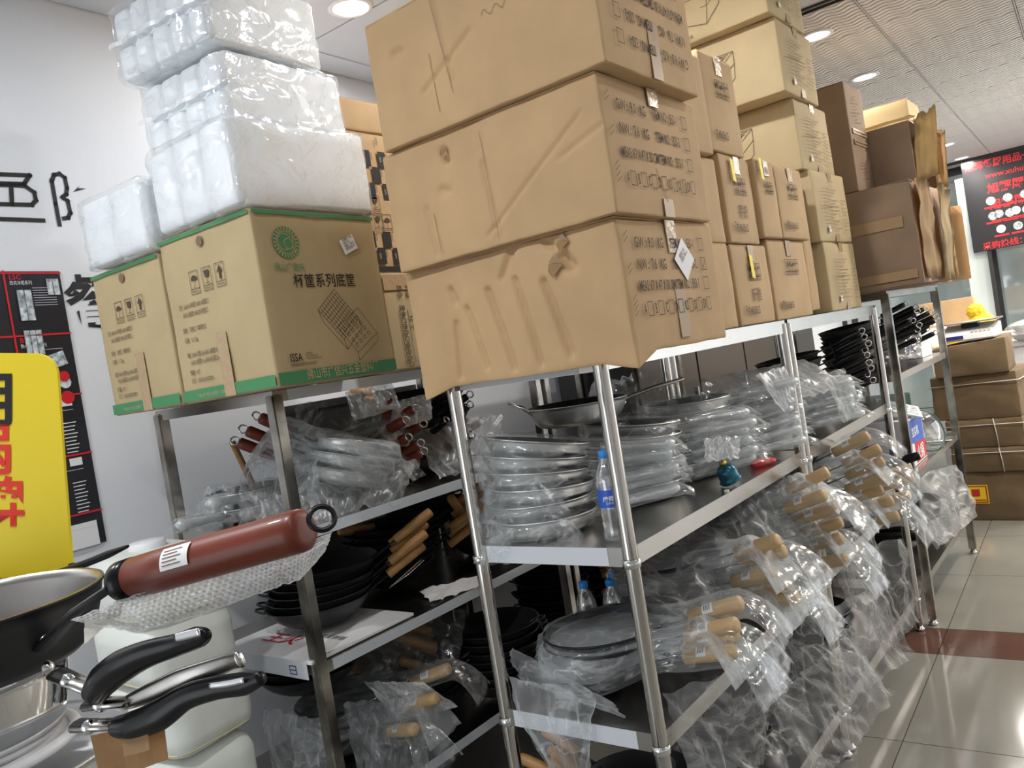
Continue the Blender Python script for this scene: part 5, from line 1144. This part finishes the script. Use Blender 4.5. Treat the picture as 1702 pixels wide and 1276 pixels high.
bmesh.ops.bevel(bm, geom=bm.edges[:], offset=.008, segments=2, affect='EDGES'); obj('scale_body', bm, 'white', sc_)
obj('weighing_tray', bx((-.18, -.08, .112), (.18, .20, .122), bevel=.003), 'steel', sc_); obj('tray_support', bx((-.05, 0, .08), (.05, .1, .112)), 'blackpl', sc_)
obj('display_window', bx((-.14, -.1525, .012), (-.02, -.1495, .036)), 'navy', sc_)
for i in range(5):
    for j in range(3): o_ = obj('scale_key', bx((-.009, -.006, 0), (.009, .006, .004)), 'cream', sc_); o_.location = (.03+.025*i, -.118+.022*j, .0475+.0045*j+.001)
# things on the far rack
t = carton('white carton lettered N95 MEDICAL on the far rack top shelf', -1.02, 5.12, 1.236, .20, .22, .26, -3, 'white', seed=81, bulge=.001, amp=0, r=.003); t.name = 'medical_carton'
lines(t, [['*']+rect(-.198, .17, -.002, .256)[:4]], .01, (0, -.0012, 0), (1, 0, 0), RU, 'navy', 'navy_band'); text(t, 'N95', .045, (-.19, -.0022, .205), (1, 0, 0), RU, 'paper', bold=.02, sx=.8); text(t, 'MEDICAL', .028, (-.11, -.0022, .185), (1, 0, 0), RU, 'paper', bold=.01)
lines(t, [['*']+rect(-.09, .03, -.03, .08)[:4]], .01, (0, -.0012, 0), (1, 0, 0), RU, 'navy', 'navy_mark')
carton('small brown carton beside the medical carton on the far rack', -1.22, 5.16, 1.2365, .16, .2, .2, 0, 'card', seed=82)
t = carton('white, blue and red printed carton on the far rack middle shelf', -.985, 4.36, .742, .2, .34, .24, 0, 'white', seed=83, bulge=.001, amp=0, r=.003); t.name = 'printed_carton'
lines(t, [['*', (.02, .12), (.32, .10), (.32, .235), (.02, .235)]], .01, (.0015, 0, 0), RX, RU, 'bluelabel', 'blue_panel'); lines(t, [['*', (.10, .01), (.33, .01), (.33, .10), (.10, .115)]], .01, (.0015, 0, 0), RX, RU, 'redink', 'red_panel')
text(t, '火锅', .08, (.0025, .12, .025), RX, RU, 'paper', bold=.02); text(t, '豆浆机', .05, (.0025, .06, .15), RX, RU, 'paper', bold=.02)
t = carton('dark blue carton lying deep on the second rack low shelf', -1.08, 3.86, .667, .30, .2, .2, 0, 'navy', seed=84, bulge=.001, amp=0, r=.003); text(t, '冰点', .07, (-.25, -.002, .07), (1, 0, 0), RU, 'bluelabel', bold=.02)
t = thing('serving_tray', 'white-framed printed tray tilted on the printed carton', 'tray', (-1.05, 4.50, 1.03), .3); t.rotation_euler = (.25, .35, .4)
obj('tray_rim', bx((-.11, -.08, 0), (.11, .08, .012), bevel=.005), 'white', t); obj('tray_print', bx((-.09, -.06, .0122), (.09, .06, .0135)), 'imgs', t)
t = thing('round_lid', 'clear round lid with green rim leaning upright on the far rack', 'lid', (-1.0, 4.83, .86), 0); t.rotation_euler = (1.2, .2, .9)
bm = bmesh.new(); lathe(bm, [(0, .03), (.06, .025), (.11, .005), (.115, 0)], 36); obj('lid_glass', bm, 'pet', t, True); bm = bmesh.new(); ring_tube(bm, (0, 0, 0), .116, .005, seg=36); obj('lid_rim', bm, 'greygreen', t, True)
for k, (x, y, l_) in enumerate(((-1.02, 4.98, 'nearer shallow steel dish on the far rack middle shelf'), (-1.02, 5.22, 'farther shallow steel dish on the far rack middle shelf'))):
    t = thing('steel_dish', l_, 'dish', (x, y, .742), .2); obj('dish_base', bx((-.07, -.09, 0), (.07, .09, .006), bevel=.003), 'steel', t); obj('dish_rim', bx((-.08, -.1, .02), (.08, -.092, .03), (-.08, .092, .02), (.08, .1, .03), (-.08, -.1, .02), (-.072, .1, .03), (.072, -.1, .02), (.08, .1, .03), (-.072, -.092, .004), (-.066, .092, .022)), 'chrome', t)
t = carton('dark green crate standing deep on the far rack middle shelf', -1.12, 4.72, .742, .25, .42, .30, 0, 'greygreen', seed=85, bulge=.001, amp=0)
stack('wokthin', 5, (-1.2, 4.6), .252, .03, 2.7, 'of the dark pile on the far rack bottom shelf', 'dark iron wok', jit=.3, group='dark iron woks')
stack('wokthin', 4, (-1.2, 5.05), .252, .03, 2.7, 'of the farther dark pile on the far rack bottom shelf', 'dark iron wok', jit=.3, group='dark iron woks')
# counter beyond the stack
ct = thing('shop_counter', 'long white display counter beyond the tied carton stack', 'counter', (-1.35, 6.95, 0), RT)
obj('counter_top', bx((0, 0, 1.11), (2.6, 1.7, 1.15), bevel=.006), 'white', ct); obj('counter_front', bx((.02, .02, .1), (2.58, .04, 1.11)), 'white', ct); obj('counter_side', bx((.02, .05, .1), (.04, 1.68, 1.11)), 'white', ct); obj('counter_plinth', bx((.06, .06, 0), (2.54, 1.64, .1)), 'frame', ct)
t = thing('plush_flower', 'bright yellow ruffled plush ornament standing on the counter', 'ornament', (-.98, 7.15, 1.151), 0)
def blob(r_, sx, sy, sz, amp, f, seed, off=(0, 0, 0)):
    bm = bmesh.new(); bmesh.ops.create_icosphere(bm, subdivisions=4, radius=r_)
    for v in bm.verts:
        n = v.co.normalized(); k = 1+amp*ridge(n.x*f+seed, n.y*f, n.z*f); v.co = Vector((v.co.x*sx*k+off[0], v.co.y*sy*k+off[1], v.co.z*sz*k+off[2]))
    return bm
obj('ruffled_body', blob(.085, 1, .8, 1.3, .25, 3, 2, (0, 0, .12)), 'yflower', t, True); obj('ruffled_head', blob(.055, 1, .8, 1, .25, 4, 5, (-.03, 0, .25)), 'yflower', t, True)
t = thing('plush_toy', 'small yellow plush with pale base beside the ruffled ornament', 'plush toy', (-1.15, 7.1, 1.151), 0)
obj('plush_body', blob(.06, 1.3, 1, .8, .12, 3, 9, (0, 0, .055)), 'yflower', t, True); obj('plush_head', blob(.035, 1, 1, 1, .1, 3, 4, (.02, 0, .11)), 'yflower', t, True)
t = thing('display_plate', 'round white plate leaning upright behind the white scale', 'plate', (-1.29, 7.06, 1.25), 0); t.rotation_euler = (1.25, .3, .5)
bm = bmesh.new(); lathe(bm, [(0, 0), (.06, 0), (.11, .014), (.112, .017), (.06, .004), (0, .004)], 40); obj('plate_body', bm, 'white', t, True); bm = bmesh.new(); lathe(bm, [(.075, .0085), (.095, .0135)], 40); obj('plate_band', bm, 'wood', t, True)
carton('brown carton lettered in faint print on the counter far behind the plush ornament', -1.12, 7.9, 1.151, .42, .3, .36, 3, 'card_o', seed=91)
for k in range(5):
    t = thing('wrapped_bowls', '%s film-wrapped pack of white bowls on the counter behind the stack' % ['first', 'second', 'third', 'fourth', 'fifth'][k], 'bowl pack', (-.70+.02*k, 7.0+.28*k, 1.151), 0, 'film-wrapped bowl packs on the counter')
    for j in range(4):
        bm = bmesh.new(); lathe(bm, [(0, 0), (.05, 0), (.10, .045), (.102, .047), (.05, .006), (0, .006)], 28, Matrix.Translation((.03*math.sin(j), 0, .022*j))); obj('bowl', bm, 'white', t, True)
    obj('film_wrap', blob(.12, 1, 1, .55, .12, 3, k, (0, 0, .07)), 'film', t, True)
t = thing('acrylic_stand', 'white rectangular wire stand on the counter near the glass', 'display stand', (-.72, 8.3, 1.151), 0)
bm = bmesh.new(); tube(bm, [(0, 0, 0), (0, 0, .28), (.22, 0, .28), (.22, 0, 0)], .010, 8); obj('wire_frame', bm, 'white', t, True); obj('stand_foot', bx((-.01, -.06, 0), (.23, .06, .008)), 'white', t)
t = thing('plastic_chair', 'grey-white moulded plastic chair back behind the tied cartons', 'chair', (-.35, 6.45, 0), 0)
obj('seat', bx((-.2, -.2, .42), (.2, .2, .45), bevel=.01), 'white', t); g_ = grid(lambda u, v: Vector((-.2+.4*u, .18+.06*v+.05*math.sin(PI*u), .45+.45*v)), 12, 8); bmesh.ops.solidify(g_, geom=g_.faces[:], thickness=.008); obj('backrest', g_, 'white', t, True)
for x in (-.17, .17):
    for y in (-.17, .17): obj('leg', bx((x-.015, y-.015, 0), (x+.015, y+.015, .42), bevel=.003), 'white', t)

# ---------------------------------------------------------------- labels: keep them within sixteen words
for o in bpy.data.objects:
    l = o.get('label')
    if l and len(l.split()) > 16:
        w_ = l.split(); drop = ['the', 'a', 'an']
        while len(w_) > 16 and any(x in drop for x in w_[1:]):
            for i in range(len(w_)-1, 0, -1):
                if w_[i] in drop: w_.pop(i); break
        o['label'] = ' '.join(w_[:16])
